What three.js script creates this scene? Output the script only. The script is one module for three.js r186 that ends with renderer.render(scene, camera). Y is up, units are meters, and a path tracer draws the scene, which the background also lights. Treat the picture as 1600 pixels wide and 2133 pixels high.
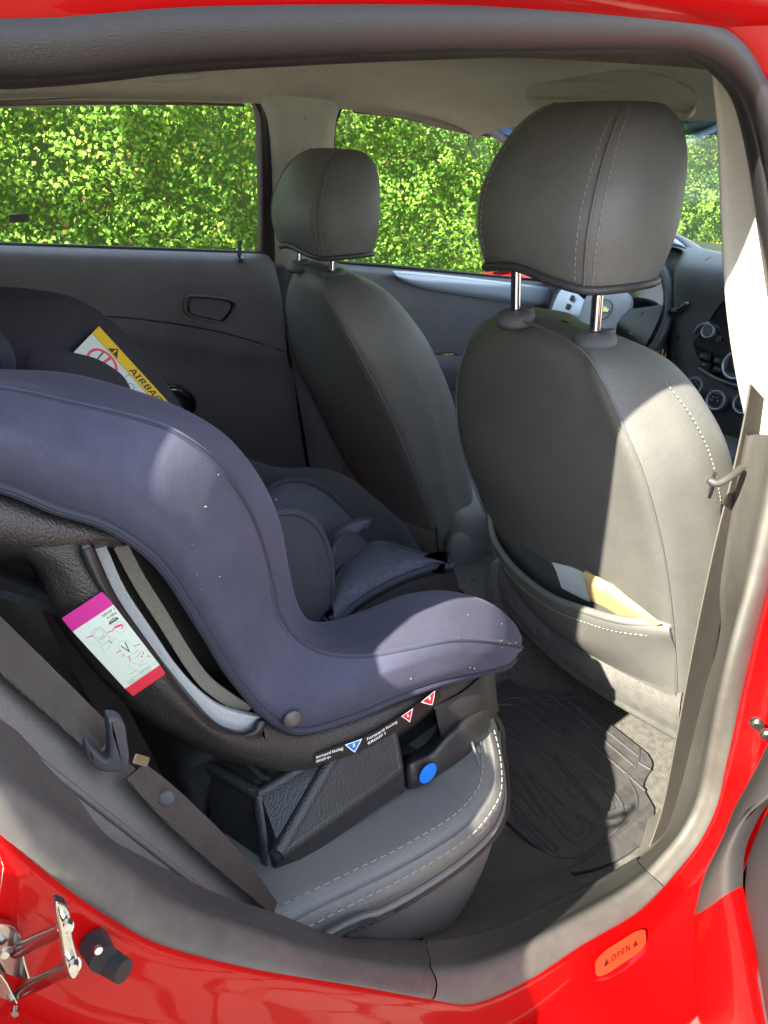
import * as THREE from 'three';
import { mergeGeometries } from 'three/addons/utils/BufferGeometryUtils.js';
import { RoundedBoxGeometry } from 'three/addons/geometries/RoundedBoxGeometry.js';
import { ImprovedNoise } from 'three/addons/math/ImprovedNoise.js';

// ---------- camera, sky, sun, exposure (x = towards the bonnet, y = up, z = towards the open door) ----------
const scene = new THREE.Scene();
const V = (x, y, z) => new THREE.Vector3(x, y, z);
const R = Math.PI / 180;
const camera = new THREE.PerspectiveCamera(71.63, 768 / 1024, 0.02, 400);
camera.position.set(-0.636, 1.33, 0.93);
{
  const yaw = 35 * R, pitch = 29 * R;
  camera.lookAt(-0.636 + Math.sin(yaw) * Math.cos(pitch), 1.33 - Math.sin(pitch), 0.93 - Math.cos(yaw) * Math.cos(pitch));
}
const toSun = V(-1.0, 1.0, 0.25).normalize();
{ // pale summer sky, computed: bluer overhead, whiter towards the horizon and around the sun
  const w = 128, h = 64, d = new Float32Array(w * h * 4), dir = new THREE.Vector3();
  for (let j = 0; j < h; j++) for (let i = 0; i < w; i++) {
    const ph = (i + .5) / w * 2 * Math.PI, th = (j + .5) / h * Math.PI - Math.PI / 2;
    dir.set(-Math.cos(ph) * Math.cos(th), Math.sin(th), -Math.sin(ph) * Math.cos(th));
    const e = Math.max(0, dir.y), k = Math.pow(1 - e, 2.2), g = Math.pow(Math.max(0, dir.dot(toSun)), 6) * .35, L = .36, o = (j * w + i) * 4;
    d[o] = L * (.50 + .50 * k + g); d[o + 1] = L * (.64 + .40 * k + g); d[o + 2] = L * (.88 + .22 * k + g * .9); d[o + 3] = 1;
  }
  const sky = new THREE.DataTexture(d, w, h, THREE.RGBAFormat, THREE.FloatType);
  sky.mapping = THREE.EquirectangularReflectionMapping; sky.magFilter = THREE.LinearFilter; sky.needsUpdate = true;
  scene.background = sky; scene.environment = sky;
}
const sun = new THREE.DirectionalLight(new THREE.Color(1, 0.94, 0.77), 2.9);
sun.position.copy(toSun).multiplyScalar(12);
sun.target.position.set(0, 0.8, 0);
sun.castShadow = true;
sun.shadow.radius = 1;
Object.assign(sun.shadow.camera, { left: -6, right: 6, top: 6, bottom: -6, near: 0.5, far: 40 });
sun.shadow.mapSize.set(4096, 4096);
scene.add(sun, sun.target);
const renderer = new THREE.WebGLRenderer({ antialias: true });
renderer.toneMapping = THREE.LinearToneMapping;
renderer.toneMappingExposure = 10.5;
renderer.shadowMap.enabled = true;

// ---------- helpers ----------
let seed = 7;
const rnd = () => { seed = (seed * 1664525 + 1013904223) >>> 0; return seed / 4294967296; };
const rr = (a, b) => a + (b - a) * rnd();
const noise = new ImprovedNoise();
const v3 = (p) => V(p[0], p[1], p[2]);
const names = {};
function numbered(n) { const k = names[n] = (names[n] ?? -1) + 1; return k ? n + '_' + String(k).padStart(3, '0') : n; }
function thing(name, label, category, group) {
  const o = new THREE.Group(); o.name = numbered(name); o.userData = { label, category };
  if (group) o.userData.group = group;
  scene.add(o); return o;
}
function part(name, geo, mat, parent, label) {
  const g = Array.isArray(geo) ? join(geo) : geo;
  const m = new THREE.Mesh(g, mat); m.name = name; m.castShadow = m.receiveShadow = true;
  if (label) m.userData.label = label;
  parent.add(m); return m;
}
function join(list) {
  return mergeGeometries(list.map((g) => {
    let h = g.index ? g.toNonIndexed() : g;
    for (const k of Object.keys(h.attributes)) if (!['position', 'normal', 'uv'].includes(k)) h.deleteAttribute(k);
    return h;
  }));
}
// Catmull-Rom through a list of points, n steps per span
function smooth(pts, n, closed = false) {
  if (n <= 1 && !closed) return pts.map((p) => [...p]);
  const N = pts.length, out = [], spans = closed ? N : N - 1, get = (i) => closed ? pts[(i + N) % N] : pts[Math.max(0, Math.min(N - 1, i))];
  for (let i = 0; i < spans; i++) for (let k = 0; k < n; k++) {
    const t = k / n, a = get(i - 1), b = get(i), c = get(i + 1), d = get(i + 2), t2 = t * t, t3 = t2 * t;
    out.push([0, 1, 2].map((j) => 0.5 * (2 * b[j] + (c[j] - a[j]) * t + (2 * a[j] - 5 * b[j] + 4 * c[j] - d[j]) * t2 + (3 * b[j] - a[j] - 3 * c[j] + d[j]) * t3)));
  }
  if (!closed) out.push([...pts[N - 1]]);
  return out;
}
const dist = (a, b) => Math.hypot(a[0] - b[0], a[1] - b[1], a[2] - b[2]);
// surface through rows of points; uv in metres; o: nu / nv steps, cu / cv closed, t = thickness (makes a solid)
function loft(rows, o = {}) {
  const { nu = 5, nv = 5, cu = false, cv = false, t = 0, flip = false } = o;
  let g = rows.map((r) => smooth(r, nv, cv));
  const cols = g[0].length, grid = [];
  const colsArr = [];
  for (let j = 0; j < cols; j++) colsArr.push(smooth(g.map((r) => r[j]), nu, cu));
  const nr = colsArr[0].length;
  for (let i = 0; i < nr; i++) grid.push(colsArr.map((c) => c[i]));
  return gridGeo(grid, { cu, cv, t, flip });
}
function gridGeo(grid, { cu = false, cv = false, t = 0, flip = false } = {}) {
  if (cu) grid = [...grid, grid[0]];
  if (cv) grid = grid.map((r) => [...r, r[0]]);
  const nr = grid.length, nc = grid[0].length, id = (i, j) => i * nc + j;
  const nrm = [];
  for (let i = 0; i < nr; i++) for (let j = 0; j < nc; j++) {
    const i0 = i > 0 ? i - 1 : cu ? nr - 2 : 0, i1 = i < nr - 1 ? i + 1 : cu ? 1 : nr - 1, j0 = j > 0 ? j - 1 : cv ? nc - 2 : 0, j1 = j < nc - 1 ? j + 1 : cv ? 1 : nc - 1;
    const a = v3(grid[i1][j]).sub(v3(grid[i0][j])), b = v3(grid[i][j1]).sub(v3(grid[i][j0]));
    const n = a.cross(b); if (n.lengthSq() < 1e-16) n.set(0, 1, 0); n.normalize(); if (flip) n.negate();
    nrm.push(n);
  }
  const pos = [], uv = [], nn = [], idx = [];
  const uc = [0]; const mj = Math.floor(nc / 2); for (let i = 1; i < nr; i++) uc.push(uc[i - 1] + dist(grid[i][mj], grid[i - 1][mj]));
  const sides = t ? [0, 1] : [0];
  for (const s of sides) for (let i = 0; i < nr; i++) {
    let v = 0;
    for (let j = 0; j < nc; j++) {
      if (j) v += dist(grid[i][j], grid[i][j - 1]);
      const n = nrm[id(i, j)], p = grid[i][j], k = s * t;
      pos.push(p[0] - n.x * k, p[1] - n.y * k, p[2] - n.z * k); const sg = s ? -1 : 1; nn.push(n.x * sg, n.y * sg, n.z * sg); uv.push(uc[i], v);
    }
  }
  const M = nr * nc;
  for (const s of sides) for (let i = 0; i < nr - 1; i++) for (let j = 0; j < nc - 1; j++) {
    const a = id(i, j) + s * M, b = id(i + 1, j) + s * M, c = id(i + 1, j + 1) + s * M, d = id(i, j + 1) + s * M;
    if ((s === 1) !== flip) idx.push(a, c, b, a, d, c); else idx.push(a, b, c, a, c, d);
  }
  if (t) {
    const rim = (a, b) => idx.push(a, b, b + M, a, b + M, a + M);
    if (!cv) for (let i = 0; i < nr - 1; i++) { rim(id(i, 0), id(i + 1, 0)); rim(id(i, nc - 1), id(i + 1, nc - 1)); }
    if (!cu) for (let j = 0; j < nc - 1; j++) { rim(id(0, j), id(0, j + 1)); rim(id(nr - 1, j), id(nr - 1, j + 1)); }
  }
  const geo = new THREE.BufferGeometry();
  geo.setAttribute('position', new THREE.Float32BufferAttribute(pos, 3)); geo.setAttribute('normal', new THREE.Float32BufferAttribute(nn, 3)); geo.setAttribute('uv', new THREE.Float32BufferAttribute(uv, 2));
  geo.setIndex(idx); return geo;
}
// round tube along points
function tube(pts, r, o = {}) {
  const { n = 6, seg = 7, closed = false, sm = true } = o;
  const c = new THREE.CatmullRomCurve3((sm ? smooth(pts, n, closed) : pts).map(v3), closed, 'centripetal');
  const g = new THREE.TubeGeometry(c, pts.length * n, r, seg, closed);
  const uv = g.attributes.uv, L = c.getLength(); for (let i = 0; i < uv.count; i++) uv.setXY(i, uv.getX(i) * L, uv.getY(i) * r * 6.28);
  return closed ? g : join([g, capAt(c.getPoint(0), r, 6), capAt(c.getPoint(1), r, 6)]);
}
function capAt(p, r, s = 8) { const g = new THREE.SphereGeometry(r, s, s / 2); g.translate(p.x, p.y, p.z); return g; }
// flat strap: centre points, side vectors (half width included), thickness
function strap(pts, sides, th, n = 6) {
  const P = smooth(pts, n), S = smooth(sides, n), G = [];
  for (let i = 0; i < P.length; i++) {
    const a = v3(P[Math.max(0, i - 1)]), b = v3(P[Math.min(P.length - 1, i + 1)]), tn = b.sub(a).normalize(), s = v3(S[i]), up = s.clone().cross(tn).normalize().multiplyScalar(th / 2), c = v3(P[i]);
    const q = (k, m) => { const w = c.clone().addScaledVector(s, k).addScaledVector(up, m); return [w.x, w.y, w.z]; };
    const r = [q(-1, 0), q(-.98, 1), q(-.9, 1.2)]; for (let k = -.6; k <= .61; k += .3) r.push(q(k, 1)); r.push(q(.9, 1.2), q(.98, 1), q(1, 0), q(.98, -1), q(.9, -1.2)); for (let k = .6; k >= -.61; k -= .3) r.push(q(k, -1)); r.push(q(-.9, -1.2), q(-.98, -1));
    G.push(r);
  }
  return gridGeo(G, { cv: true });
}
// short dashes along a curve
function stitches(pts, len = .004, gap = .0025, r = .0006, lift = [0, 0, 0], n = 12) {
  const P = smooth(pts, n), out = []; let acc = 0, on = true, start = P[0];
  const seg = (a, b) => { const A = v3(a), B = v3(b), d = B.clone().sub(A), L = d.length(); if (L < 1e-5) return; const g = new THREE.BoxGeometry(r * 2, L, r * 2); g.applyQuaternion(new THREE.Quaternion().setFromUnitVectors(V(0, 1, 0), d.normalize())); const m = A.add(B).multiplyScalar(.5); g.translate(m.x + lift[0], m.y + lift[1], m.z + lift[2]); out.push(g); };
  const D = []; for (let i = 1; i < P.length; i++) { const L = dist(P[i], P[i - 1]); const k = Math.max(1, Math.round(L / .0008)); for (let q = 0; q < k; q++) D.push([0, 1, 2].map((j) => P[i - 1][j] + (P[i][j] - P[i - 1][j]) * q / k)); }
  for (let i = 1; i < D.length; i++) { acc += dist(D[i], D[i - 1]); if (on && acc >= len) { seg(start, D[i]); on = false; acc = 0; } else if (!on && acc >= gap) { on = true; acc = 0; start = D[i]; } }
  return join(out);
}
const box = (w, h, d, x, y, z, r = 0) => { const g = r ? new RoundedBoxGeometry(w, h, d, 2, r) : new THREE.BoxGeometry(w, h, d); g.translate(x, y, z); return g; };
function cyl(r0, r1, h, n = 20) { return new THREE.CylinderGeometry(r0, r1, h, n); }
// put a geometry built around y-up at point p with its y axis along dir
function aim(g, p, dir) { g.applyQuaternion(new THREE.Quaternion().setFromUnitVectors(V(0, 1, 0), v3(dir).normalize())); g.translate(p[0], p[1], p[2]); return g; }
function rod(a, b, r, n = 12, r2 = r) { const A = v3(a), B = v3(b); const d = B.clone().sub(A); return aim(cyl(r2, r, d.length(), n), A.add(B).multiplyScalar(.5).toArray(), d.toArray()); }
const add = (p, q) => [p[0] + q[0], p[1] + q[1], p[2] + q[2]];
const mix = (p, q, t) => [0, 1, 2].map((j) => p[j] + (q[j] - p[j]) * t);
// flat polygon in 3D with a thickness, bevelled: origin o, axes u and v, 2D outline
function plate(o, u, v, outline, depth, bevel = 0, holes = []) {
  const s = new THREE.Shape(outline.map((p) => new THREE.Vector2(p[0], p[1])));
  for (const h of holes) s.holes.push(new THREE.Path(h.map((p) => new THREE.Vector2(p[0], p[1]))));
  const g = new THREE.ExtrudeGeometry(s, { depth, bevelEnabled: bevel > 0, bevelThickness: bevel, bevelSize: bevel, bevelOffset: -bevel, bevelSegments: 2, curveSegments: 12 });
  const U = v3(u).normalize(), W = U.clone().cross(v3(v)).normalize(), Vv = W.clone().cross(U).normalize();
  g.applyMatrix4(new THREE.Matrix4().makeBasis(U, Vv, W).setPosition(v3(o))); return g;
}
function rrect(x, y, w, h, r, n = 5) { const o = []; for (const [cx, cy, a] of [[x + w - r, y + r, -90], [x + w - r, y + h - r, 0], [x + r, y + h - r, 90], [x + r, y + r, 180]]) for (let i = 0; i <= n; i++) { const t = (a + 90 * i / n) * R; o.push([cx + r * Math.cos(t), cy + r * Math.sin(t)]); } return o; }
// ---------- textures (all tile; sized in metres through repeat) ----------
function tex(n, fn, rep, color = false) {
  const d = new Uint8Array(n * n * 4);
  for (let y = 0; y < n; y++) for (let x = 0; x < n; x++) { const c = fn(x / n, y / n), i = (y * n + x) * 4; const a = Array.isArray(c) ? c : [c, c, c]; for (let k = 0; k < 3; k++) d[i + k] = Math.max(0, Math.min(255, a[k] * 255)); d[i + 3] = 255; }
  const t = new THREE.DataTexture(d, n, n); t.wrapS = t.wrapT = THREE.RepeatWrapping; t.magFilter = THREE.LinearFilter; t.minFilter = THREE.LinearMipmapLinearFilter; t.generateMipmaps = true;
  if (color) t.colorSpace = THREE.SRGBColorSpace; t.repeat.set(1 / rep, 1 / rep); t.needsUpdate = true; return t;
}
// tiling noise: fbm on a torus of period p
function tn(x, y, p, z = 0) {
  const f = (a, b) => noise.noise(a * p, b * p, z);
  const wx = x, wy = y; return (f(x, y) * (1 - wx) * (1 - wy) + f(x - 1, y) * wx * (1 - wy) + f(x, y - 1) * (1 - wx) * wy + f(x - 1, y - 1) * wx * wy) / Math.sqrt(((1 - wx) ** 2 + wx ** 2) * ((1 - wy) ** 2 + wy ** 2));
}
const T = {
  leather: tex(256, (x, y) => { const a = tn(x, y, 26, 1), b = tn(x, y, 52, 5); return .5 + .35 * (Math.abs(a) * 2 - .4) + .25 * b; }, .05),
  worm: tex(256, (x, y) => { const a = tn(x, y, 14, 3), b = tn(x, y, 30, 8); return .5 + .5 * Math.tanh(3 * (a + .5 * b)); }, .028),
  grain: tex(256, (x, y) => .5 + .4 * tn(x, y, 50, 2) + .25 * tn(x, y, 100, 4), .035),
  weave: tex(128, (x, y) => { const u = (x + y) * 16, v = (x - y) * 16; return .5 + .3 * Math.sin(u * 6.283) * .8 + .15 * Math.sin(v * 6.283 * 2) + .2 * tn(x, y, 20, 3); }, .032),
  felt: tex(256, (x, y) => .5 + .5 * tn(x, y, 60, 9) + .3 * tn(x, y, 24, 1), .06),
  ribs: tex(64, (x, y) => .5 + .5 * Math.sin(y * 6.283 * 10), .02),
  mottle: tex(256, (x, y) => { const a = .5 + .5 * tn(x, y, 6, 2) + .3 * tn(x, y, 17, 7) + .15 * tn(x, y, 50, 3); return .78 + .22 * a; }, .6),
};
function std(r, g, b, o = {}) {
  const { rough = .6, bump, bs = .0004, metal = 0, map, ...rest } = o;
  const phys = Object.keys(rest).some((k) => ['clearcoat', 'sheen', 'transmission', 'ior', 'thickness', 'specularIntensity'].includes(k));
  const m = phys ? new THREE.MeshPhysicalMaterial() : new THREE.MeshStandardMaterial();
  m.color.setRGB(r, g, b); m.roughness = rough; m.metalness = metal; if (bump) { m.bumpMap = bump; m.bumpScale = bs; } if (map) m.map = map;
  for (const k in rest) { if (m[k]?.isColor) m[k].set(rest[k]); else m[k] = rest[k]; }
  return m;
}
// a colour map of two tones in fine and coarse patches
function tone(c0, c1, rep, f = [5, 15, 45], z = 1, n = 256) {
  return tex(n, (x, y) => { let a = .5 + .6 * tn(x, y, f[0], z) + .4 * tn(x, y, f[1], z + 3) + .35 * tn(x, y, f[2], z + 7); a = Math.max(0, Math.min(1, a)); return [0, 1, 2].map((k) => Math.pow(c0[k] + (c1[k] - c0[k]) * a, 1 / 2.2)); }, rep, true);
}
const M = {
  red: std(.31, .0015, .002, { rough: .35, clearcoat: .28, clearcoatRoughness: .03, specularIntensity: .1 }),
  leather: std(1, 1, 1, { rough: .47, bump: T.leather, bs: .0005, map: tone([.11, .108, .102], [.135, .132, .125], .5, [4, 14, 60], 3) }),
  leatherDark: std(1, 1, 1, { rough: .42, bump: T.leather, bs: .0005, map: tone([.03, .031, .032], [.042, .043, .044], .5, [4, 14, 60], 3) }),
  thread: std(.27, .255, .225, { rough: .8 }), threadDark: std(.035, .035, .035, { rough: .8 }),
  lining: std(1, 1, 1, { rough: .95, bump: T.felt, bs: .0006, map: tone([.46, .43, .35], [.53, .50, .41], .3, [6, 20, 60], 2) }),
  beige: std(1, 1, 1, { rough: .6, bump: T.grain, bs: .0003, map: tone([.43, .41, .34], [.48, .46, .385], .4, [4, 18, 60], 5) }),
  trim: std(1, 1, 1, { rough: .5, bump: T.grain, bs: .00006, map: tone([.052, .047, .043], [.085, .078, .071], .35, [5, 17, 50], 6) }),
  trimDustySunlit: std(1, 1, 1, { rough: .55, bump: T.grain, bs: .00004, map: tone([.068, .063, .057], [.10, .094, .083], .5, [4, 11, 40], 16) }),  // dust, plus a lighter tone painted in for the sun on sill and pillar
  trimDark: std(1, 1, 1, { rough: .5, bump: T.grain, bs: .0004, map: tone([.10, .097, .104], [.125, .122, .13], .4, [4, 15, 60], 6) }),
  rubber: std(.017, .0155, .0165, { rough: .42, bump: T.grain, bs: .0003 }),
  carpet: std(1, 1, 1, { rough: 1, bump: T.felt, bs: .0025, map: tone([.07, .067, .06], [.14, .133, .12], .12, [10, 40, 90], 4) }),
  black: std(.012, .012, .013, { rough: .3 }), piano: std(.008, .008, .009, { rough: .12, clearcoat: 1 }),
  silver: std(.42, .47, .54, { rough: .3, metal: .35 }), chrome: std(.75, .75, .76, { rough: .12, metal: 1 }), steel: std(.5, .48, .44, { rough: .3, metal: 1 }),
  glass: std(.93, .97, .94, { rough: .0, transmission: 1, thickness: 0, ior: 1.5 }),
  seatPlastic: std(.03, .027, .025, { rough: .42, bump: T.worm, bs: .0004 }), basePlastic: std(.02, .02, .021, { rough: .36, bump: T.worm, bs: .00025 }),
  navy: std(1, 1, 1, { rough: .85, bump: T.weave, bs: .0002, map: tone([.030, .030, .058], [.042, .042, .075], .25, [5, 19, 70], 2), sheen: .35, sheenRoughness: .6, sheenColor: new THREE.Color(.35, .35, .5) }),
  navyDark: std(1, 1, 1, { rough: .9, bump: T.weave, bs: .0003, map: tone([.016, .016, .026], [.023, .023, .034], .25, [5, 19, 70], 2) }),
  piping: std(.02, .023, .042, { rough: .7, bump: T.ribs, bs: .0004 }),
  web: std(1, 1, 1, { rough: .62, bump: T.ribs, bs: .0005, map: tone([.042, .036, .031], [.056, .048, .042], .2, [6, 20, 60], 2) }),
  foam: std(.36, .38, .38, { rough: .95, bump: T.felt, bs: .0006 }), white: std(.72, .74, .72, { rough: .4 }),
};
function canvasMat(w, h, draw, o = {}) {
  const c = document.createElement('canvas'); c.width = w; c.height = h; const g = c.getContext('2d'); draw(g, w, h);
  const t = new THREE.CanvasTexture(c); t.colorSpace = THREE.SRGBColorSpace; const m = std(1, 1, 1, { rough: .45, ...o }); m.map = t; return m;
}
// sheet with unit uv over four corners a(0,0) b(1,0) c(1,1) d(0,1); n x n cells
function quad(a, b, c, d, n = 6, fn) {
  const pos = [], uv = [], idx = [];
  for (let i = 0; i <= n; i++) for (let j = 0; j <= n; j++) { const u = j / n, v = i / n; let p = mix(mix(a, b, u), mix(d, c, u), v); if (fn) p = fn(p, u, v); pos.push(...p); uv.push(u, v); }
  for (let i = 0; i < n; i++) for (let j = 0; j < n; j++) { const k = i * (n + 1) + j; idx.push(k, k + 1, k + n + 2, k, k + n + 2, k + n + 1); }
  const g = new THREE.BufferGeometry(); g.setAttribute('position', new THREE.Float32BufferAttribute(pos, 3)); g.setAttribute('uv', new THREE.Float32BufferAttribute(uv, 2)); g.setIndex(idx); g.computeVertexNormals(); return g;
}


// ================= ground and hedge =================
{
  const groundMat = std(1, 1, 1, { rough: .95, bump: T.felt, bs: .004, map: tone([.26, .235, .19], [.38, .35, .29], .9, [4, 16, 60], 8) });
  const g = new THREE.PlaneGeometry(300, 300); g.rotateX(-Math.PI / 2); const uv = g.attributes.uv; for (let i = 0; i < uv.count; i++) uv.setXY(i, uv.getX(i) * 300, uv.getY(i) * 300);
  const m = new THREE.Mesh(g, groundMat); m.name = 'ground'; m.userData = { kind: 'structure', label: 'dry sandy ground under the car', category: 'ground' }; m.receiveShadow = true; scene.add(m);
  const pave = new THREE.Group(); pave.name = 'paved_drive'; pave.userData = { kind: 'structure', label: 'pale stone paving beside the car', category: 'paving' }; scene.add(pave);
  const mats = [0, 1, 2].map((k) => std(1, 1, 1, { rough: .9, bump: T.felt, bs: .003, map: tone([.30 + k * .03, .275 + k * .03, .23 + k * .02], [.44, .41, .35], .7, [4, 14, 50], 11 + k) }));
  const geos = [0, 1, 2, 3].map(() => { const o = []; const n = 9; for (let i = 0; i < n; i++) { const a = i / n * 6.283, c = Math.cos(a), s = Math.sin(a), k = 1 / Math.max(Math.abs(c), Math.abs(s)) ** .8; o.push([c * k * .105 * rr(.93, 1.04), s * k * .075 * rr(.9, 1.05)]); } return plate([0, 0, 0], [1, 0, 0], [0, 0, 1], o, .05, .006); });
  for (let i = 0; i < 12; i++) for (let j = 0; j < 12; j++) { const x = -.9 + i * .215 + (j % 2) * .1 + rr(-.01, .01), z = .55 + j * .165 + rr(-.008, .008); const p = new THREE.Mesh(geos[(i * 3 + j * 5) % 4], mats[(i + j * 2) % 3]); p.name = 'stone'; p.position.set(x, .028 + rr(-.004, .004), z); p.rotation.y = rr(-.06, .06); p.castShadow = p.receiveShadow = true; pave.add(p); }
}
{
  const hedge = thing('hedge', 'tall dense green hedge lit by the sun beyond the car windows', 'hedge');
  const shape = new THREE.Shape(); shape.moveTo(0, 0); shape.bezierCurveTo(.42, .12, .40, .7, 0, 1); shape.bezierCurveTo(-.40, .7, -.42, .12, 0, 0);
  const lg = new THREE.ShapeGeometry(shape, 2); { const p = lg.attributes.position; for (let i = 0; i < p.count; i++) { const x = p.getX(i), y = p.getY(i); p.setZ(i, Math.abs(x) * .5 - y * y * .18); } lg.computeVertexNormals(); }
  const leafMat = std(1, 1, 1, { rough: .6, transmission: .45, thickness: 0, specularIntensity: .35 }); leafMat.side = THREE.DoubleSide;
  const N = 175000, inst = new THREE.InstancedMesh(lg, leafMat, N), m4 = new THREE.Matrix4(), q = new THREE.Quaternion(), e = new THREE.Euler(), col = new THREE.Color();
  for (let i = 0; i < N; i++) {
    const big = i < 150000; let x, y; do { x = big ? rr(-2.2, 6.5) : rr(6.5, 14); y = rr(.02, 2.5); } while (noise.noise(x * 5.2, y * 6.5, 21) + .6 * noise.noise(x * 13, y * 13, 3) > .46 + .3 * rnd());
    const bulge = .16 * noise.noise(x * 1.7, y * 1.9, 1) + .2 * noise.noise(x * 4.5, y * 4.5, 4) + .1 * noise.noise(x * 11, y * 11, 9);
    const depth = Math.pow(rnd(), 1.8) * .32; const z = -2.55 + bulge - depth;
    const s = rr(.018, .034) * (big ? 1 : 1.5);
    { const n = V(rr(-1.1, .5), rr(-.3, 1.1), rr(-.4, 1)).normalize(); q.setFromUnitVectors(V(0, 0, 1), n).multiply(new THREE.Quaternion().setFromAxisAngle(V(0, 0, 1), rr(-3.1, 3.1))); } m4.compose(V(x, y, z), q, V(s, s, s)); inst.setMatrixAt(i, m4);
    const h = rnd(), k = .75 + .5 * rnd(); if (h < .06) col.setRGB(.34 * k, .27 * k, .07 * k); else if (h < .35) col.setRGB(.25 * k, .41 * k, .045 * k); else col.setRGB(.17 * k, .34 * k, .04 * k); inst.setColorAt(i, col);
  }
  inst.name = 'foliage'; inst.userData = { kind: 'stuff' }; inst.castShadow = inst.receiveShadow = true; hedge.add(inst);
  const tw = []; for (let i = 0; i < 420; i++) { const x = rr(-2.2, 13), y0 = rr(0, 1.6), z = rr(-3.1, -2.85); tw.push(rod([x, y0, z], [x + rr(-.3, .3), y0 + rr(.3, .8), z + rr(-.1, .22)], rr(.003, .008), 5, .002)); }
  part('branches', tw, std(.10, .075, .05, { rough: .9 }), hedge);
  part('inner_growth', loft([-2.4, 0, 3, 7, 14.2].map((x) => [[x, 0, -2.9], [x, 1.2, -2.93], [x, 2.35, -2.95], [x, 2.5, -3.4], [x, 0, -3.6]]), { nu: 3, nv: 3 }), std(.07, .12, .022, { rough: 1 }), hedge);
}


// ================= the car: body, lining, trims, windows, far doors =================
const car = thing('hatchback_car', 'red hatchback seen into through its open rear door', 'car');
const railY = (x) => 1.386 - .085 * Math.pow(Math.abs(x + .12), 2.2) - (x > .4 ? .35 * (x - .4) ** 2 : 0);
const sideZ = (y) => { const k = [[.15, .70], [.3, .765], [.5, .79], [.8, .80], [.98, .79], [1.08, .765], [1.2, .71], [1.3, .635], [1.38, .582], [1.44, .55]]; for (let i = 1; i < k.length; i++) if (y <= k[i][0]) { const t = (y - k[i - 1][0]) / (k[i][0] - k[i - 1][0]); return k[i - 1][1] + (k[i][1] - k[i - 1][1]) * Math.max(0, t); } return .5; };
// roof lining
{
  const rows = [];
  for (const x of [-1.18, -.9, -.6, -.35, -.1, .15, .4, .55, .66]) {
    const e = railY(x) - .018, c = e + .062 - (x > .5 ? .03 : 0), r = [];
    for (const [z, k] of [[.50, 0], [.47, .3], [.40, .62], [.25, .9], [0, 1], [-.25, .9], [-.40, .62], [-.48, .25], [-.535, -.15]]) r.push([x, e + (c - e) * k, z]);
    rows.push(r);
  }
  part('roof_lining', loft(rows, { nu: 4, nv: 4, t: .012, flip: true }), M.lining, car, 'pale felt roof lining');
  const top = [];
  for (const x of [-1.5, -1.2, -.9, -.6, -.35, -.1, .15, .4, .56, .65]) {
    const e = railY(x), r = [];
    for (const [z, h] of [[.548, -.004], [.560, .003], [.571, .011], [.58, .024], [.582, .037], [.573, .052], [.53, .073], [.35, .11], [0, .125], [-.35, .11], [-.53, .073], [-.573, .052], [-.582, .037], [-.571, .011], [-.55, -.02]]) r.push([x, e + h, z]);
    top.push(r);
  }
  part('roof_panel', loft(top, { nu: 4, nv: 4, t: .003 }), M.red, car);
}
// near door opening: lower trim, seal, pillar trims
const stations = [ // P0 (edge of the red), P1 (ridge), P2 (inner edge)
  [[-.674,1.097,.655], [-.670,1.114,.655], [-.662,1.093,.6]],
  [[-.656,1.065,.672], [-.651,1.083,.668], [-.641,1.024,.6]],
  [[-.643,1.027,.676], [-.634,1.039,.67], [-.624,.962,.6]],
  [[-.627,.986,.678], [-.616,.995,.672], [-.596,.906,.6]],
  [[-.607,.944,.68], [-.595,.947,.673], [-.557,.835,.6]],
  [[-.568,.885,.682], [-.556,.885,.674], [-.511,.766,.6]],
  [[-.522,.82,.682], [-.511,.815,.674], [-.460,.687,.6]],
  [[-.480,.763,.683], [-.468,.756,.674], [-.411,.634,.6]],
  [[-.415,.675,.684], [-.403,.677,.674], [-.353,.571,.6]],
  [[-.362,.609,.684], [-.352,.63,.674], [-.285,.509,.597]],
  [[-.284,.564,.684], [-.281,.589,.674], [-.210,.461,.595]],
  [[-.200,.54,.684], [-.205,.56,.674], [-.133,.432,.595]],
  [[-.101,.503,.684], [-.113,.528,.674], [-.030,.391,.595]],
  [[-.044,.504,.683], [-.054,.517,.673], [.06,.361,.593]],
  [[.021,.528,.68], [.01,.537,.67], [.137,.357,.59]],
  [[.045,.582,.678], [.035,.588,.668], [.156,.435,.585]],
  [[.036,.667,.676], [.026,.671,.666], [.161,.52,.58]],
  [[.033,.783,.668], [.001,.803,.668], [.158,.645,.578]],
  [[.05,.848,.657], [.007,.871,.663], [.164,.729,.575]],
  [[.06,.903,.65], [.018,.924,.657], [.124,.823,.575]],
  [[.071,.983,.64], [.028,1,.648], [.102,.945,.575]],
  [[.069,1.058,.632], [.036,1.066,.638], [.091,1.034,.575]],
];
{
  const cut = (a, b, name, gap) => {
    const rows = stations.slice(a, b + 1).map(([p0, p1, p2], i, L) => {
      const drop = a >= 13 ? [.07, 0, -.035] : a >= 8 ? [.004, -.09, -.03] : [.02, -.06, -.02];
      return [add(p0, [0, 0, -.012]), p0, mix(add(p0, [0, 0, .004]), p1, .75), add(p1, [0, 0, -.006]), mix(p1, p2, .35), mix(p1, p2, .75), p2, add(p2, drop)];
    });
    if (gap) { const n = rows.length - 1; rows[n] = rows[n].map((p, j) => mix(p, rows[n - 1][j], .035)); }
    part(name, loft(rows, { nu: 6, nv: 4, t: .003, flip: true }), a >= 8 ? M.trimDustySunlit : M.trim, car);
  };
  cut(0, 8, 'arch_trim', true); cut(8, 13, 'sill_trim', true); cut(13, 21, 'pillar_lower_trim', false);
}
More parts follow.
